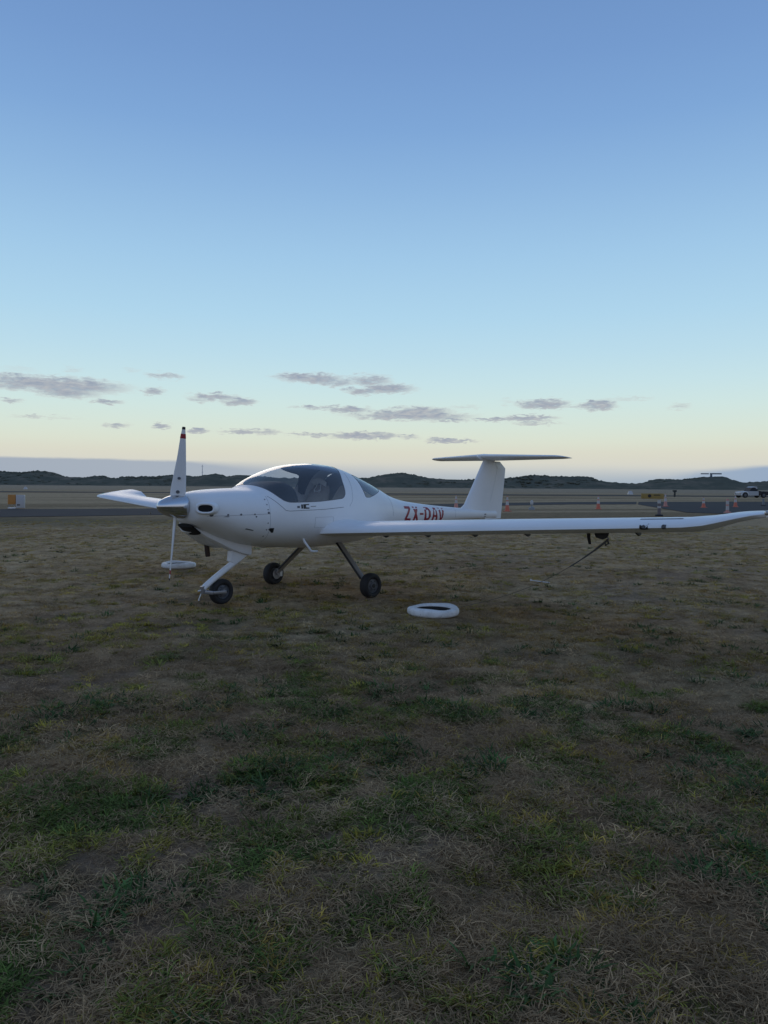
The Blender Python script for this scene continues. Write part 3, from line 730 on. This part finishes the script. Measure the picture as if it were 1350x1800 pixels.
def tail_ring(y, u0, u1, n=16):
    ay = abs(y); le = np.interp(ay, [0,.15,1.25,1.33,1.385], [-3.80,-3.83,-4.13,-4.19,-4.30]); te = np.interp(ay, [0,1.3,1.385], [-4.68,-4.63,-4.56]); c = le-te
    t = np.interp(ay, [0,1.3,1.385], [.118,.115,.06]); _, th = foil(); us = [u0+(u1-u0)*.5*(1-math.cos(math.pi*k/n)) for k in range(n+1)]
    z0 = 1.936; tl = lambda u: .055*(le-u*c+4.22)
    return [(le-u*c, y, z0+tl(u)+c*t*th(u)*.9) for u in us]+[(le-u*c, y, z0+tl(u)-c*t*th(u)*1.1) for u in us][::-1]
ysl = [-1.385,-1.36,-1.33,-1.25,-.8,-.4,0,.4,.8,1.25,1.33,1.36,1.385]
hs = MB().loft([tail_ring(y, 0, .66) for y in ysl]).build('tailplane', WHITE, P, angle=50)
MB().loft([tail_ring(y, .668, 1) for y in ysl]).build('elevator', WHITE, hs, angle=50)
f = MB(); f.loft([[(x, .062*k*math.cos(q), 1.938+.085*k*math.sin(q)) for q in np.linspace(0, 2*math.pi, 18, endpoint=False)] for x, k in ((-3.74,.05),(-3.77,.35),(-3.83,.55),(-3.95,.7),(-4.2,.72),(-4.45,.5),(-4.62,.2))]).build('tailplane_fairing', WHITE, hs)
MB().bar((-4.1, 0, .885), (-4.32, 0, .80), .03, .012, wdir=(1, 0, 0)).build('tail_skid', BLACK, P)
MB().box(-3.985, -3.945, .0, .003, .0, .05)
sq = MB(); sq.add([on_skin(-3.86, .905), on_skin(-3.92, .905), on_skin(-3.92, .955), on_skin(-3.86, .955)], [(0, 1, 2, 3)]); sq.build('static_port', RIM, P)

# surface lines, screws, vents on the fuselage side
def skin_line(pts, r, name, m, n=24):
    out = []
    for (a, b), (c, d) in zip(pts[:-1], pts[1:]):
        for t in np.linspace(0, 1, n, endpoint=False): out.append(on_skin(a+(c-a)*t, b+(d-b)*t, 0))
    out.append(on_skin(*pts[-1], 0)); return MB().tube(out, r, 6).build(name, m, FUS)
def skin_patch(poly, name, m, off=.0025):
    return MB().add([on_skin(x, z, off) for x, z in poly], [tuple(range(len(poly)))]).build(name, m, FUS, smooth=False)
skin_line([(1.28, 1.30), (1.08, 1.127), (1.02, 1.118), (.45, 1.128), (.1, 1.15)], .0028, 'canopy_seam', SEAM)
skin_line([(2.08, 1.075), (1.30, 1.090)], .0022, 'cowl_seam', mat('cowl_gap', (.30, .31, .33), .8))
skin_line([(1.30, 1.30), (1.31, 1.09), (1.28, .74)], .0016, 'cowl_seam', MATS['cowl_gap'])
for x, z, k in ((2.04, 1.086, 1.6), (1.86, 1.088, 1.), (1.70, 1.088, 1.1), (1.52, 1.088, .9), (1.50, 1.06, .9), (1.33, 1.102, 1.3)):
    skin_patch([(x+.012*k*math.cos(q), z+.011*k*math.sin(q)) for q in np.linspace(0, 2*math.pi, 10, endpoint=False)], 'cowl_screw', RIM)
skin_patch([(1.315, .905), (1.29, .918), (1.235, .918), (1.228, .862), (1.25, .858)], 'vent_opening', BLACK)
skin_patch([(1.62, .915), (1.60, .924), (1.50, .900), (1.51, .892)], 'vent_opening', RIM)
skin_patch([(1.915, 1.065), (1.88, 1.072), (1.84, 1.070), (1.85, 1.062)], 'vent_opening', RIM)
skin_line([(-.02, 1.16), (-.10, 1.24), (-.16, 1.45), (-.19, 1.60)], .0018, 'canopy_seam', MATS['cowl_gap'])
skin_line([(-1.10, 1.30), (-1.12, 1.00)], .0016, 'skin_joint', MATS['cowl_gap'])
skin_line([(.62, 1.03), (.62, .90), (.30, .90), (.30, 1.03), (.62, 1.03)], .0014, 'access_hatch', MATS['cowl_gap'])
skin_line([(-2.95, 1.04), (-2.95, .92)], .0016, 'skin_joint', MATS['cowl_gap'])
for z in (1.26, 1.20, 1.14, .98, .90, .82): skin_patch([(1.335+.008*math.cos(q), z+.008*math.sin(q)) for q in np.linspace(0, 6.283, 9)[:-1]], 'cowl_screw', RIM)
# black marks under the sill
skin_patch([(.905, 1.152), (.905, 1.178), (.865, 1.178), (.865, 1.152)], 'sill_mark', RIM)
skin_patch([(.842, 1.145), (.842, 1.195), (.815, 1.195), (.815, 1.145)], 'sill_mark', BLACK)
skin_patch([(.808, 1.142), (.808, 1.198), (.715, 1.200), (.715, 1.188), (.765, 1.186), (.768, 1.158), (.715, 1.156), (.715, 1.142)], 'sill_mark', BLACK)
skin_patch([(.69, 1.165), (.69, 1.172), (.60, 1.174), (.60, 1.167)], 'sill_mark', RIM)
# registration letters
GL = {'Z': (.145, [((.0,1),(1,1),(1,.83),(.0,.83)), ((1,.83),(.66,.83),(.0,.17),(.36,.17)), ((0,0),(1,0),(1,.17),(0,.17))]),
      'X': (.135, [((0,1),(.34,1),(1,0),(.66,0)), ((.66,1),(1,1),(.34,0),(0,0))]),
      '-': (.085, [((0,.56),(1,.56),(1,.42),(0,.42))]),
      'D': (.140, [((0,1),(.30,1),(.30,0),(0,0)), ((.30,1),(.70,1),(.62,.82),(.30,.82)), ((.70,1),(1,.74),(.70,.66),(.62,.82)), ((1,.74),(1,.28),(.70,.35),(.70,.66)), ((1,.28),(.70,0),(.62,.18),(.70,.35)), ((.70,0),(.30,0),(.30,.18),(.62,.18))]),
      'A': (.140, [((.30,1),(.70,1),(.62,.85),(.38,.85)), ((.30,1),(.40,.85),(.31,0),(0,0)), ((.70,1),(1,0),(.69,0),(.60,.85)), ((.32,.42),(.68,.42),(.70,.27),(.30,.27))]),
      'V': (.140, [((0,1),(.32,1),(.46,.2),(.32,0)), ((1,1),(.68,1),(.54,.2),(.68,0)), ((.32,0),(.68,0),(.54,.2),(.46,.2))])}
x_ = -1.475
for ch, adv in (('Z', .225), ('X', .185), ('-', .130), ('D', .195), ('A', .170), ('V', .16)):
    w_, strokes = GL[ch]; mb = MB(); k = 0
    for qd in strokes:
        k += 1; n = 5; g_ = []
        for a in np.linspace(0, 1, n):
            for b in np.linspace(0, 1, n):
                u = (1-a)*((1-b)*qd[0][0]+b*qd[1][0])+a*((1-b)*qd[3][0]+b*qd[2][0]); v = (1-a)*((1-b)*qd[0][1]+b*qd[1][1])+a*((1-b)*qd[3][1]+b*qd[2][1])
                xx = x_-u*w_*1.20-(v-.5)*-.0; zb = .912+(xx+1.475)*.024; zt = 1.132+(xx+1.475)*.048
                g_.append(on_skin(xx, zb+(zt-zb)*v, .0025+.0004*k))
        mb.add(g_, [(i*n+j, i*n+j+1, (i+1)*n+j+1, (i+1)*n+j) for i in range(n-1) for j in range(n-1)])
    mb.build('registration_letter' if ch != '-' else 'registration_dash', RED, FUS, smooth=False)
    x_ -= adv*1.07
# boarding steps, antenna
for s in (1, -1):
    MB().tube([(.70, .44*s, .76), (.69, .455*s, .72), (.62, .50*s, .605), (.58, .505*s, .598), (.52, .51*s, .598)], [.016, .016, .015, .015, .013], 10).build('boarding_step', WHITE, P)

# ------------------------------------------------------------------ tie-down tyres, rope, peg
def tie_tyre(x, y, rz, label):
    o = thing('tyre_anchor', (x, y, float(ground_z(np.array([x]), np.array([y]))[0])), label, 'tyre', rz, 'white painted tie-down tyres')
    mb = MB(); pr = []
    for q in np.linspace(0, 2*math.pi, 28, endpoint=False):
        u, v = math.cos(q), math.sin(q)
        pr.append((.243+.047*math.copysign(abs(u)**.85, u), .046+.045*math.copysign(abs(v)**.8, v)))
    mb.lathe(pr, n=64, closed=True)
    mb.v = [(a*(1+.018*math.sin(3*math.atan2(b, a)+1)), b*(1+.018*math.sin(2*math.atan2(b, a))), c*(1+.09*math.sin(2*math.atan2(b, a)+.6)+.03*math.sin(5*math.atan2(b, a)))) for a, b, c in mb.v]
    mb.build('sidewall', PAINTED, o, angle=80)
    bd = MB(); bd.lathe([(.204+.009*math.cos(q), .066+.009*math.sin(q)) for q in np.linspace(0, 2*math.pi, 8, endpoint=False)], n=48, closed=True); bd.build('bead', PAINTED, o)
    inn = MB(); inn.lathe([(.196, .004), (.193, .03), (.193, .055), (.198, .066)], n=40); inn.f = inn.f[:-2]; inn.build('inner_lining', RUBBER, o)
    return o
tx, ty = ground_pt(766, 1089); t1 = tie_tyre(tx, ty+.27, .4, 'white painted tyre lying on the grass under the port wing')
tx2, ty2 = ground_pt(308, 1000); tie_tyre(tx2, ty2+.26, 1.9, 'white painted tyre on the grass seen beyond the propeller')
F3 = Vector((-math.cos(YAW), -math.sin(YAW), 0)); L3 = Vector((math.sin(YAW), -math.cos(YAW), 0)); O3 = Vector((-.8763, 10.4742, 0))
A = O3+F3*.01+L3*4.165+Vector((0, 0, .90)); B = Vector((tx+.27, ty+.27, .09))
pts = []
for t in np.linspace(0, 1, 40):
    p = A.lerp(B, t); p.z -= .13*4*t*(1-t)*(1.15-.4*t); p.z = max(p.z, .03); pts.append(p)
rope = MB().tube(pts[:10], [.012]*3+[.009]*3+[.006]*4, 8)
rope.tube([A+Vector((.0, 0, .015)), A+Vector((.02, .01, -.03)), A+Vector((-.01, .02, -.05)), A+Vector((-.02, 0, -.02)), A], .010, 8)
ro = rope.build('tie_down_rope', ROPE); MB().tube(pts[9:], .0034, 6).build('rope_tail', mat('pale_cord', (.17, .145, .10), .9), ro); tag(ro, 'dark sagging tie-down rope from port wing to the white tyre', 'rope')
gx, gy = ground_pt(950, 1027)
pg = MB().tube([(gx-.13, gy+.06, .045), (gx-.12, gy+.055, .05), (gx+.12, gy-.075, .035), (gx+.13, gy-.08, .03)], [.004, .007, .007, .004], 8)
pg.tube([(gx-.125, gy+.03, .045), (gx-.115, gy+.085, .06)], .008, 6)
tag(pg.build('tent_peg', WHITE_D), 'short pale peg lying on the grass behind the near tyre', 'peg')

# ------------------------------------------------------------------ cones, bollards, markers
def cone(x, y, h, label, faded=False):
    o = thing('traffic_cone', (x, y, 0), label, 'traffic cone', random.uniform(0, 1.5), 'traffic cones along the taxiway edge')
    MB().box(-.19, .19, -.19, .19, 0, .035).build('base', ORANGE, o, bevel=.008)
    r = lambda z: .135-(.135-.028)*(z-.035)/(h-.035)
    m1 = PINK if faded else ORANGE
    MB().lathe([(r(.035), .035), (r(h*.42), h*.42)], n=20).build('cone_body', m1, o)
    MB().lathe([(r(h*.42)+.002, h*.42), (r(h*.66)+.002, h*.66)], n=20).build('reflective_band', CONEW, o)
    MB().lathe([(r(h*.66), h*.66), (r(h*.74), h*.74)], n=20).build('cone_body', m1, o)
    MB().lathe([(r(h*.74)+.002, h*.74), (r(h*.95)+.002, h*.95)], n=20).build('reflective_band', CONEW, o)
    MB().lathe([(r(h*.95), h*.95), (.026, h), (.012, h)], n=20).build('cone_tip', m1, o)
    return o
def gp(px, py): return ground_pt(px, py)
cone(*gp(892, 899), .86, 'orange cone with white collars close behind the rudder')
cone(*gp(802, 894), .82, 'pale cone seen above the tail boom before the fin', True)
cone(*gp(1052, 895), .84, 'orange cone standing alone above the middle of the wing')
cone(*gp(1170, 890.5), .92, 'washed-out cone just right of the yellow sign', True)
cone(*gp(1237, 892.5), .74, 'orange cone between the two bollards on the apron')
cone(*gp(1293, 891.5), .86, 'orange cone right of the pink bollard near the truck')
def bollard(x, y, h, mb_, bands, label, base):
    o = thing('bollard', (x, y, 0), label, 'bollard', 0, 'bollards at the apron edge')
    MB().lathe([(.20, 0), (.20, .05), (.16, .075), (.09, .085)], n=20).build('base', base, o)
    MB().lathe([(.085, .08), (.072, h*.96), (.05, h*.98), (.05, h), (.02, h)], n=18).build('post', mb_, o)
    for a, b in bands: MB().lathe([(.0885-.012*a, h*a), (.0885-.012*b, h*b)], n=18).build('reflective_band', CONEW, o)
    return o
bollard(*gp(1159, 907), .78, mat('bollard_dark', (.16, .13, .13), .6), [(.50, .62), (.80, 1.0)], 'dark bollard with two white bands standing above the wing', RUBBER)
bollard(*gp(1279, 902), .80, PINK, [(.22, .5), (.62, .86)], 'pale pink bollard with white bands near the wing tip', PINK)
bollard(*gp(1342, 889), .55, mat('grey_post', (.22, .24, .25), .7), [], 'short plain grey bollard below the pickup truck', RUBBER)
def edge_light(x, y, label):
    o = thing('taxiway_light', (x, y, 0), label, 'taxiway light')
    MB().lathe([(.20, 0), (.18, .14), (.06, .18), (.05, .30)], n=16).build('stem', MATS['cone_white_dull'], o)
    MB().lathe([(.06, .30), (.09, .33), (.10, .46), (.07, .55), (.02, .57)], n=16).build('lamp_housing', CONEW, o)
edge_light(*gp(935, 896), 'small white taxiway light right of the tail cone')
def marker(px, py, w, h, label):
    x, y = gp(px, py); o = thing('runway_marker', (x, y, 0), label, 'marker', 0, 'white runway markers')
    MB().loft([[(-w/2, -w*.4, 0), (w/2, -w*.4, 0), (w/2, w*.4, 0), (-w/2, w*.4, 0)], [(-w*.3, -.03, h), (w*.3, -.03, h), (w*.3, .03, h), (-w*.3, .03, h)]]).build('board', CONEW, o, smooth=False)
    MB().box(-w*.4, w*.4, -w*.45, -w*.4, .0, .08).build('foot', WHITE_D, o, smooth=False)
marker(45, 860, .72, .55, 'white marker board far out beyond the orange and white sign')
marker(1108, 869, .95, .65, 'white marker board far out left of the yellow sign')

# airfield signs
x, y = gp(29, 894); k = y/F_PX
o = thing('airfield_sign', (x, y, 0), 'small airfield sign with orange panel beside a white panel at left edge', 'sign', .12)
MB().box(-14*k, -1*k, -.05, .05, 7.5*k, 24.5*k).build('orange_panel', SIGNOR, o, bevel=.015)
MB().box(0, 14*k, -.09, .09, 1*k, 24*k).build('white_panel', CONEW, o, bevel=.015)
MB().box(2*k, 7*k, -.0945, -.0905, 5.5*k, 7.5*k).build('black_bar', BLACK, o, smooth=False)
for xx in (-12, -4): MB().tube([(xx*k, 0, 0), (xx*k, 0, 8*k)], .02, 8).build('leg', ALU, o)
MB().box(-13*k, 0, -.15, .15, 0, .06).build('base', WHITE_D, o, bevel=.01)
x, y = gp(1148, 878); k = y/F_PX
o = thing('airfield_sign', (x, y, 0), 'long yellow airfield sign with black lettering across the field', 'sign', -.15)
MB().box(-20*k, 18*k, -.06, .06, 1.2*k, 10.5*k).build('yellow_panel', YELLOW, o, bevel=.02)
MB().loft([[(-6*k+3*k*math.cos(q), yy, 6.3*k+3*k*math.sin(q)) for q in np.linspace(0, 6.283, 14, endpoint=False)] for yy in (-.064, -.068)]).build('black_symbol', BLACK, o)
MB().box(1*k, 12*k, -.068, -.064, 6.6*k, 8.6*k).build('black_symbol', mat('faded_black', (.09, .07, .03), .7), o, smooth=False)
for xx in (-16, -2, 13): MB().tube([(xx*k, 0, 0), (xx*k, 0, 2*k)], .05, 8).build('leg', ALU, o)

# pickup truck at the right edge
x, y = gp(1322, 875); k = y/F_PX*1.0
o = thing('pickup_truck', (x, y, 0), 'white pickup truck with dark tray parked far off at the right edge', 'pickup truck', .10)
def side_loft(prof, w, inset=.0):
    return [[(a*k, s*(w-inset*(b > 10)), b*k) for a, b in prof] for s in (-1, 1)]
body = [(-26,4),(-26.5,8),(-25,10.4),(-17,11.2),(-12,11.6),(6,11.6),(6,4)]
MB().loft(side_loft(body, .85)).build('body', mat('truck_white', (.42, .43, .44), .5), o, smooth=False, bevel=.03)
MB().loft(side_loft([(-11,11.3),(-5,18.2),(-1,19.4),(3.5,19.2),(5.5,11.3)], .74)).build('cab', GLASS2 if False else DASH, o, smooth=False, bevel=.03)
MB().loft(side_loft([(-5.5,18.0),(-1,19.9),(3.6,19.7),(4.6,15.5),(2.2,15.3),(.5,17.6)], .76)).build('cab_roof', MATS['truck_white'], o, smooth=False, bevel=.03)
MB().loft(side_loft([(6.3,4.5),(6.3,12.5),(11,11.5),(25,11.2),(25,5)], .88)).build('tray', BLACK, o, smooth=False, bevel=.03)
for xx in (-19, 15):
    for s in (-1, 1):
        wv = MB().lathe([(.10, -.1), (.36, -.11), (.38, -.08), (.38, .08), (.36, .11), (.10, .1)], n=22, axis='y', c=(xx*k, s*.82, .38)).build('wheel', RUBBER, o)
        MB().lathe([(.02, -.12), (.2, -.115), (.2, .115), (.02, .12)], n=16, axis='y', c=(xx*k, s*.82, .38)).build('rim', RIM, wv)
    for s in (-1, 1): MB().tube([(xx*k+.52*math.cos(q), s*.86, .38+.46*math.sin(q)) for q in np.linspace(0, math.pi, 12)], .05, 8).build('wheel_arch', WHITE if xx < 0 else BLACK, o)
MB().tube([(-26.6*k, -.6, 8*k), (-26.9*k, -.6, 8*k)], [.12, .10], 10).build('headlight', CHROME, o); MB().tube([(-26.6*k, .6, 8*k), (-26.9*k, .6, 8*k)], [.12, .10], 10).build('headlight', CHROME, o)

# grey T-shaped structure on the dune crest, thin mast on the left, dark post
def at_depth(px, py, d):
    u = px-CX; v = py-YH-ROLL*u; return (u*d/F_PX, d, EYE-v*d/F_PX)
d = D1-6; x, _, zt = at_depth(1250, 833.5, d); _, _, zb = at_depth(1250, 845, d); k = d/F_PX
o = thing('mast', (x, d, zb), 'grey T-shaped mast with a long crossbar on the dune crest', 'mast')
GREYM = mat('weathered_grey', (.16, .18, .20), .8)
MB().bar((0, 0, 0), (0, 0, zt-zb), 6*k, .8, wdir=(1, 0, 0), w2=3*k).build('stem', GREYM, o)
MB().box(-18*k, -4.5*k, -.4, .4, zt-zb-.1, zt-zb+.55).build('crossbar', GREYM, o); MB().box(-2*k, 18*k, -.4, .4, zt-zb-.1, zt-zb+.65).build('crossbar', GREYM, o)
d = D1-4; x, _, zt = at_depth(355.5, 817, d)
o = thing('mast', (x, d, 3), 'thin pale mast rising over the dunes right of the propeller', 'mast')
MB().tube([(0, 0, 0), (0, 0, zt-3)], [.22, .14], 8).build('pole', mat('pale_mast', (.42, .44, .48), .7), o)
for q in (.55, .9): MB().tube([(-.7, 0, (zt-3)*q), (.7, 0, (zt-3)*q)], .07, 6).build('crossarm', MATS['pale_mast'], o)
x, y = gp(1186, 873.5)
o = thing('field_post', (x, y, 0), 'dark field post standing in the grass right of the yellow sign', 'post')
MB().tube([(0, 0, 0), (.02, 0, .7), (0, 0, .95)], [.14, .13, .12], 8).build('post', mat('dark_wood', (.05, .055, .05), .9, noise=.4), o)
MB().box(-.28, .28, -.05, .05, .72, .98).build('board', MATS['dark_wood'], o)

# ------------------------------------------------------------------ grass: scattered tufts, geometry-node instances
SRC = bpy.data.collections.new('grass_sources')
def leaf_mat(name, c, trans=.25):
    m = bpy.data.materials.new(name); m.use_nodes = True; t = NT(m.node_tree); b = m.node_tree.nodes['Principled BSDF']
    b.inputs['Roughness'].default_value = .75; b.inputs['Specular IOR Level'].default_value = .15
    tint = t.n('ShaderNodeAttribute', attribute_name='tint', attribute_type='INSTANCER').outputs['Color']
    bl = t.n('ShaderNodeAttribute', attribute_name='blade_tone').outputs['Fac']
    f = t.m('MULTIPLY_ADD', bl, .9, .55)
    col = t.mix(1.0, tint, t.n('ShaderNodeCombineXYZ', {0: f, 1: f, 2: f}).outputs[0], 'MULTIPLY')
    m.node_tree.links.new(col, b.inputs['Base Color'])
    tl = t.n('ShaderNodeBsdfTranslucent', {'Color': col}); mx = t.n('ShaderNodeMixShader', {0: trans, 1: b.outputs[0], 2: tl.outputs[0]})
    out = [n for n in m.node_tree.nodes if n.type == 'OUTPUT_MATERIAL'][0]
    m.node_tree.links.new(mx.outputs[0], out.inputs[0]); return m
LM = leaf_mat('grass_blades', None)
def tuft(name, n, spread, lmin, lmax, wmin, wmax, lean, curl, seg=3, flat=False):
    V, Fc, T = [], [], []
    for _ in range(n):
        a = random.uniform(0, 2*math.pi); r = spread*math.sqrt(random.random()); bx, by = r*math.cos(a), r*math.sin(a)
        dirn = a+random.gauss(0, .9) if not flat else random.uniform(0, 2*math.pi)
        L = random.uniform(lmin, lmax); w = random.uniform(wmin, wmax); th = random.gauss(lean, .3); th = max(.05, min(1.5, th)); tone = random.random()
        x, y, z = bx, by, -.006 if not flat else random.uniform(.0, .012); o = len(V); wob = random.gauss(0, .25)
        for s in range(seg+1):
            u = s/seg; ww = w*(1-u**1.6)*.5+.0003
            dx, dy = math.cos(dirn), math.sin(dirn); px, py = -dy, dx
            V += [(x+px*ww, y+py*ww, z), (x-px*ww, y-py*ww, z)]; T += [tone*(.6+.4*u)]*2
            st = L/seg; x += dx*math.sin(th)*st; y += dy*math.sin(th)*st; z += math.cos(th)*st; th += curl/seg*random.uniform(.5, 1.4); dirn += wob
            if z < .004 and s > 0: z = .004
        for s in range(seg): Fc.append((o+2*s, o+2*s+1, o+2*s+3, o+2*s+2))
    me = bpy.data.meshes.new(name); me.from_pydata(V, [], Fc); at = me.attributes.new('blade_tone', 'FLOAT', 'POINT'); at.data.foreach_set('value', np.array(T, np.float32))
    me.materials.append(LM); me.shade_smooth()
    return bpy.data.objects.new(name, me)
def coll(name, objs):
    c = bpy.data.collections.new(name)
    for o in objs: c.objects.link(o)
    return c
C_DRY = coll('dry_tufts', [tuft('dry_tuft', 46, .055, .020, .065, .0020, .0042, 1.05, 1.5) for _ in range(6)])
C_LIT = coll('thatch', [tuft('thatch_straw', 44, .085, .018, .055, .0015, .0032, 1.45, .35, flat=True) for _ in range(5)])
C_GRN = coll('green_tufts', [tuft('green_tuft', 50, .060, .025, .075, .0036, .0075, 1.05, 1.4) for _ in range(6)])
C_WEED = coll('weeds', [tuft('weed_rosette', 34, .05, .035, .095, .008, .015, 1.05, .9, seg=4) for _ in range(4)])
def scatter(name, coll_, pts, tint, smin, smax, label):
    n = len(pts); me = bpy.data.meshes.new(name); me.from_pydata(pts.tolist(), [], [])
    a = me.attributes.new('tint', 'FLOAT_COLOR', 'POINT'); a.data.foreach_set('color', np.hstack([tint, np.ones((n, 1))]).astype(np.float32).ravel())
    rot = np.stack([rng.normal(0, .12, n), rng.normal(0, .12, n), rng.uniform(0, 6.283, n)], 1)
    a = me.attributes.new('rot', 'FLOAT_VECTOR', 'POINT'); a.data.foreach_set('vector', rot.astype(np.float32).ravel())
    a = me.attributes.new('scl', 'FLOAT', 'POINT'); a.data.foreach_set('value', rng.uniform(smin, smax, n).astype(np.float32))
    a = me.attributes.new('pick', 'INT', 'POINT'); a.data.foreach_set('value', rng.integers(0, 100, n).astype(np.int32))
    o = bpy.data.objects.new(name, me); COL.objects.link(o); me.materials.append(LM)
    ng = bpy.data.node_groups.new(name, 'GeometryNodeTree'); t = NT(ng)
    ng.interface.new_socket('Geometry', in_out='INPUT', socket_type='NodeSocketGeometry'); ng.interface.new_socket('Geometry', in_out='OUTPUT', socket_type='NodeSocketGeometry')
    gi = ng.nodes.new('NodeGroupInput'); go = ng.nodes.new('NodeGroupOutput')
    ci = ng.nodes.new('GeometryNodeCollectionInfo'); ci.inputs['Collection'].default_value = coll_; ci.inputs['Separate Children'].default_value = True; ci.inputs['Reset Children'].default_value = True
    def named(nm, ty):
        nd = ng.nodes.new('GeometryNodeInputNamedAttribute'); nd.data_type = ty; nd.inputs['Name'].default_value = nm; return nd.outputs['Attribute']
    ip = ng.nodes.new('GeometryNodeInstanceOnPoints'); ip.inputs['Pick Instance'].default_value = True
    e2r = ng.nodes.new('FunctionNodeEulerToRotation')
    ng.links.new(named('rot', 'FLOAT_VECTOR'), e2r.inputs[0])
    ng.links.new(gi.outputs[0], ip.inputs['Points']); ng.links.new(ci.outputs[0], ip.inputs['Instance'])
    ng.links.new(named('pick', 'INT'), ip.inputs['Instance Index']); ng.links.new(e2r.outputs[0], ip.inputs['Rotation']); ng.links.new(named('scl', 'FLOAT'), ip.inputs['Scale'])
    ng.links.new(ip.outputs[0], go.inputs[0])
    md = o.modifiers.new('scatter', 'NODES'); md.node_group = ng
    return tag(o, label, 'grass', kind='stuff')
def field(rho, r0, r1):
    """points over the wedge of turf before the camera; rho(r) per square metre"""
    out = []
    edges = np.geomspace(r0, r1, 60)
    for a, b in zip(edges[:-1], edges[1:]):
        half = R(40) if a > 4 else R(48)
        n = rng.poisson(rho((a+b)/2)*half*(b*b-a*a)); q = rng.uniform(-half, half, n); r = np.sqrt(rng.uniform(a*a, b*b, n))
        out.append(np.stack([r*np.sin(q), r*np.cos(q)], 1))
    p = np.vstack(out); return p[:, 0], p[:, 1]
def grown(x, y, keep):
    # nothing grows through tyres, wheels or paving
    k = keep.copy()
    for (a, b, r) in ((tx, ty+.27, .30), (tx2, ty2+.26, .30)): k &= ~((np.hypot(x-a, y-b) < r) & (np.hypot(x-a, y-b) > .19))
    return x[k], y[k]
def z_at(x, y): return np.stack([x, y, ground_z(x, y)], 1)
def jit(n, s): return np.exp(rng.normal(0, s, (n, 1)))
# matted dead thatch
x, y = field(lambda r: 420*min(1, (4.0/r)**1.1), 1.2, 26); g, s, so = ground_mix(x, y)
x, y = grown(x, y, rng.random(len(x)) < (1-.55*so)*(1-.3*g)); g, s, so = ground_mix(x, y)
tn = (np.array([.36, .242, .132])[None]*(1-s)[:, None]+np.array([.48, .340, .185])[None]*s[:, None])*(1.0+.10*sstep(5, 12, np.hypot(x, y)))[:, None]*jit(len(x), .25)  # thatch tint also lifted with distance, same painted falloff as the turf
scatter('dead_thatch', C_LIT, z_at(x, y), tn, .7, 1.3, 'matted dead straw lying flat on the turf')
x, y = field(lambda r: 230*min(1, (4.5/r)**.9), 1.2, 32); g, s, so = ground_mix(x, y)
x, y = grown(x, y, rng.random(len(x)) < sstep(.38, .60, fbm(x, y, .38, 3, 91))*(.45+.6*s)*(1-.7*so)); g, s, so = ground_mix(x, y)
w = np.clip(fbm(x, y, .8, 3, 77)*1.6-.3, 0, 1)[:, None]
tn = (np.array([.42, .255, .080])[None]*(1-w)+np.array([.42, .310, .055])[None]*w)*(1.0+.08*sstep(5, 12, np.hypot(x, y)))[:, None]*jit(len(x), .28)  # tuft tint brightened away from the camera, continuing the painted falloff
scatter('dry_grass', C_DRY, z_at(x, y), tn, .6, 1.25, 'short dry yellow-brown grass tufts')
x, y = field(lambda r: 430*min(1, (5/r)**1.1), 1.2, 24); g, s, so = ground_mix(x, y)
x, y = grown(x, y, rng.random(len(x)) < g**1.1*.95); g = ground_mix(x, y)[0]; w = np.clip(1.15-sstep(.25, .95, g)*1.1+(fbm(x, y, .3, 3, 78)-.5)*1.2, 0, 1)[:, None]
tn = (np.array([.110, .160, .036])[None]*(1-w)+np.array([.37, .305, .052])[None]*w)*jit(len(x), .25)
scatter('green_grass', C_GRN, z_at(x, y), tn, .55, 1.2, 'patches of short green grass')
x, y = field(lambda r: 120*min(1, (4.2/r)**2.2), 1.2, 22); cl = fbm(x, y, .45, 2, 79)
x, y = grown(x, y, (cl > .585) & (rng.random(len(x)) < .9))
tn = np.array([.062, .115, .036])[None]*jit(len(x), .25)
scatter('weed_clumps', C_WEED, z_at(x, y), tn, .6, 1.15, 'dark green flat weeds among the turf')
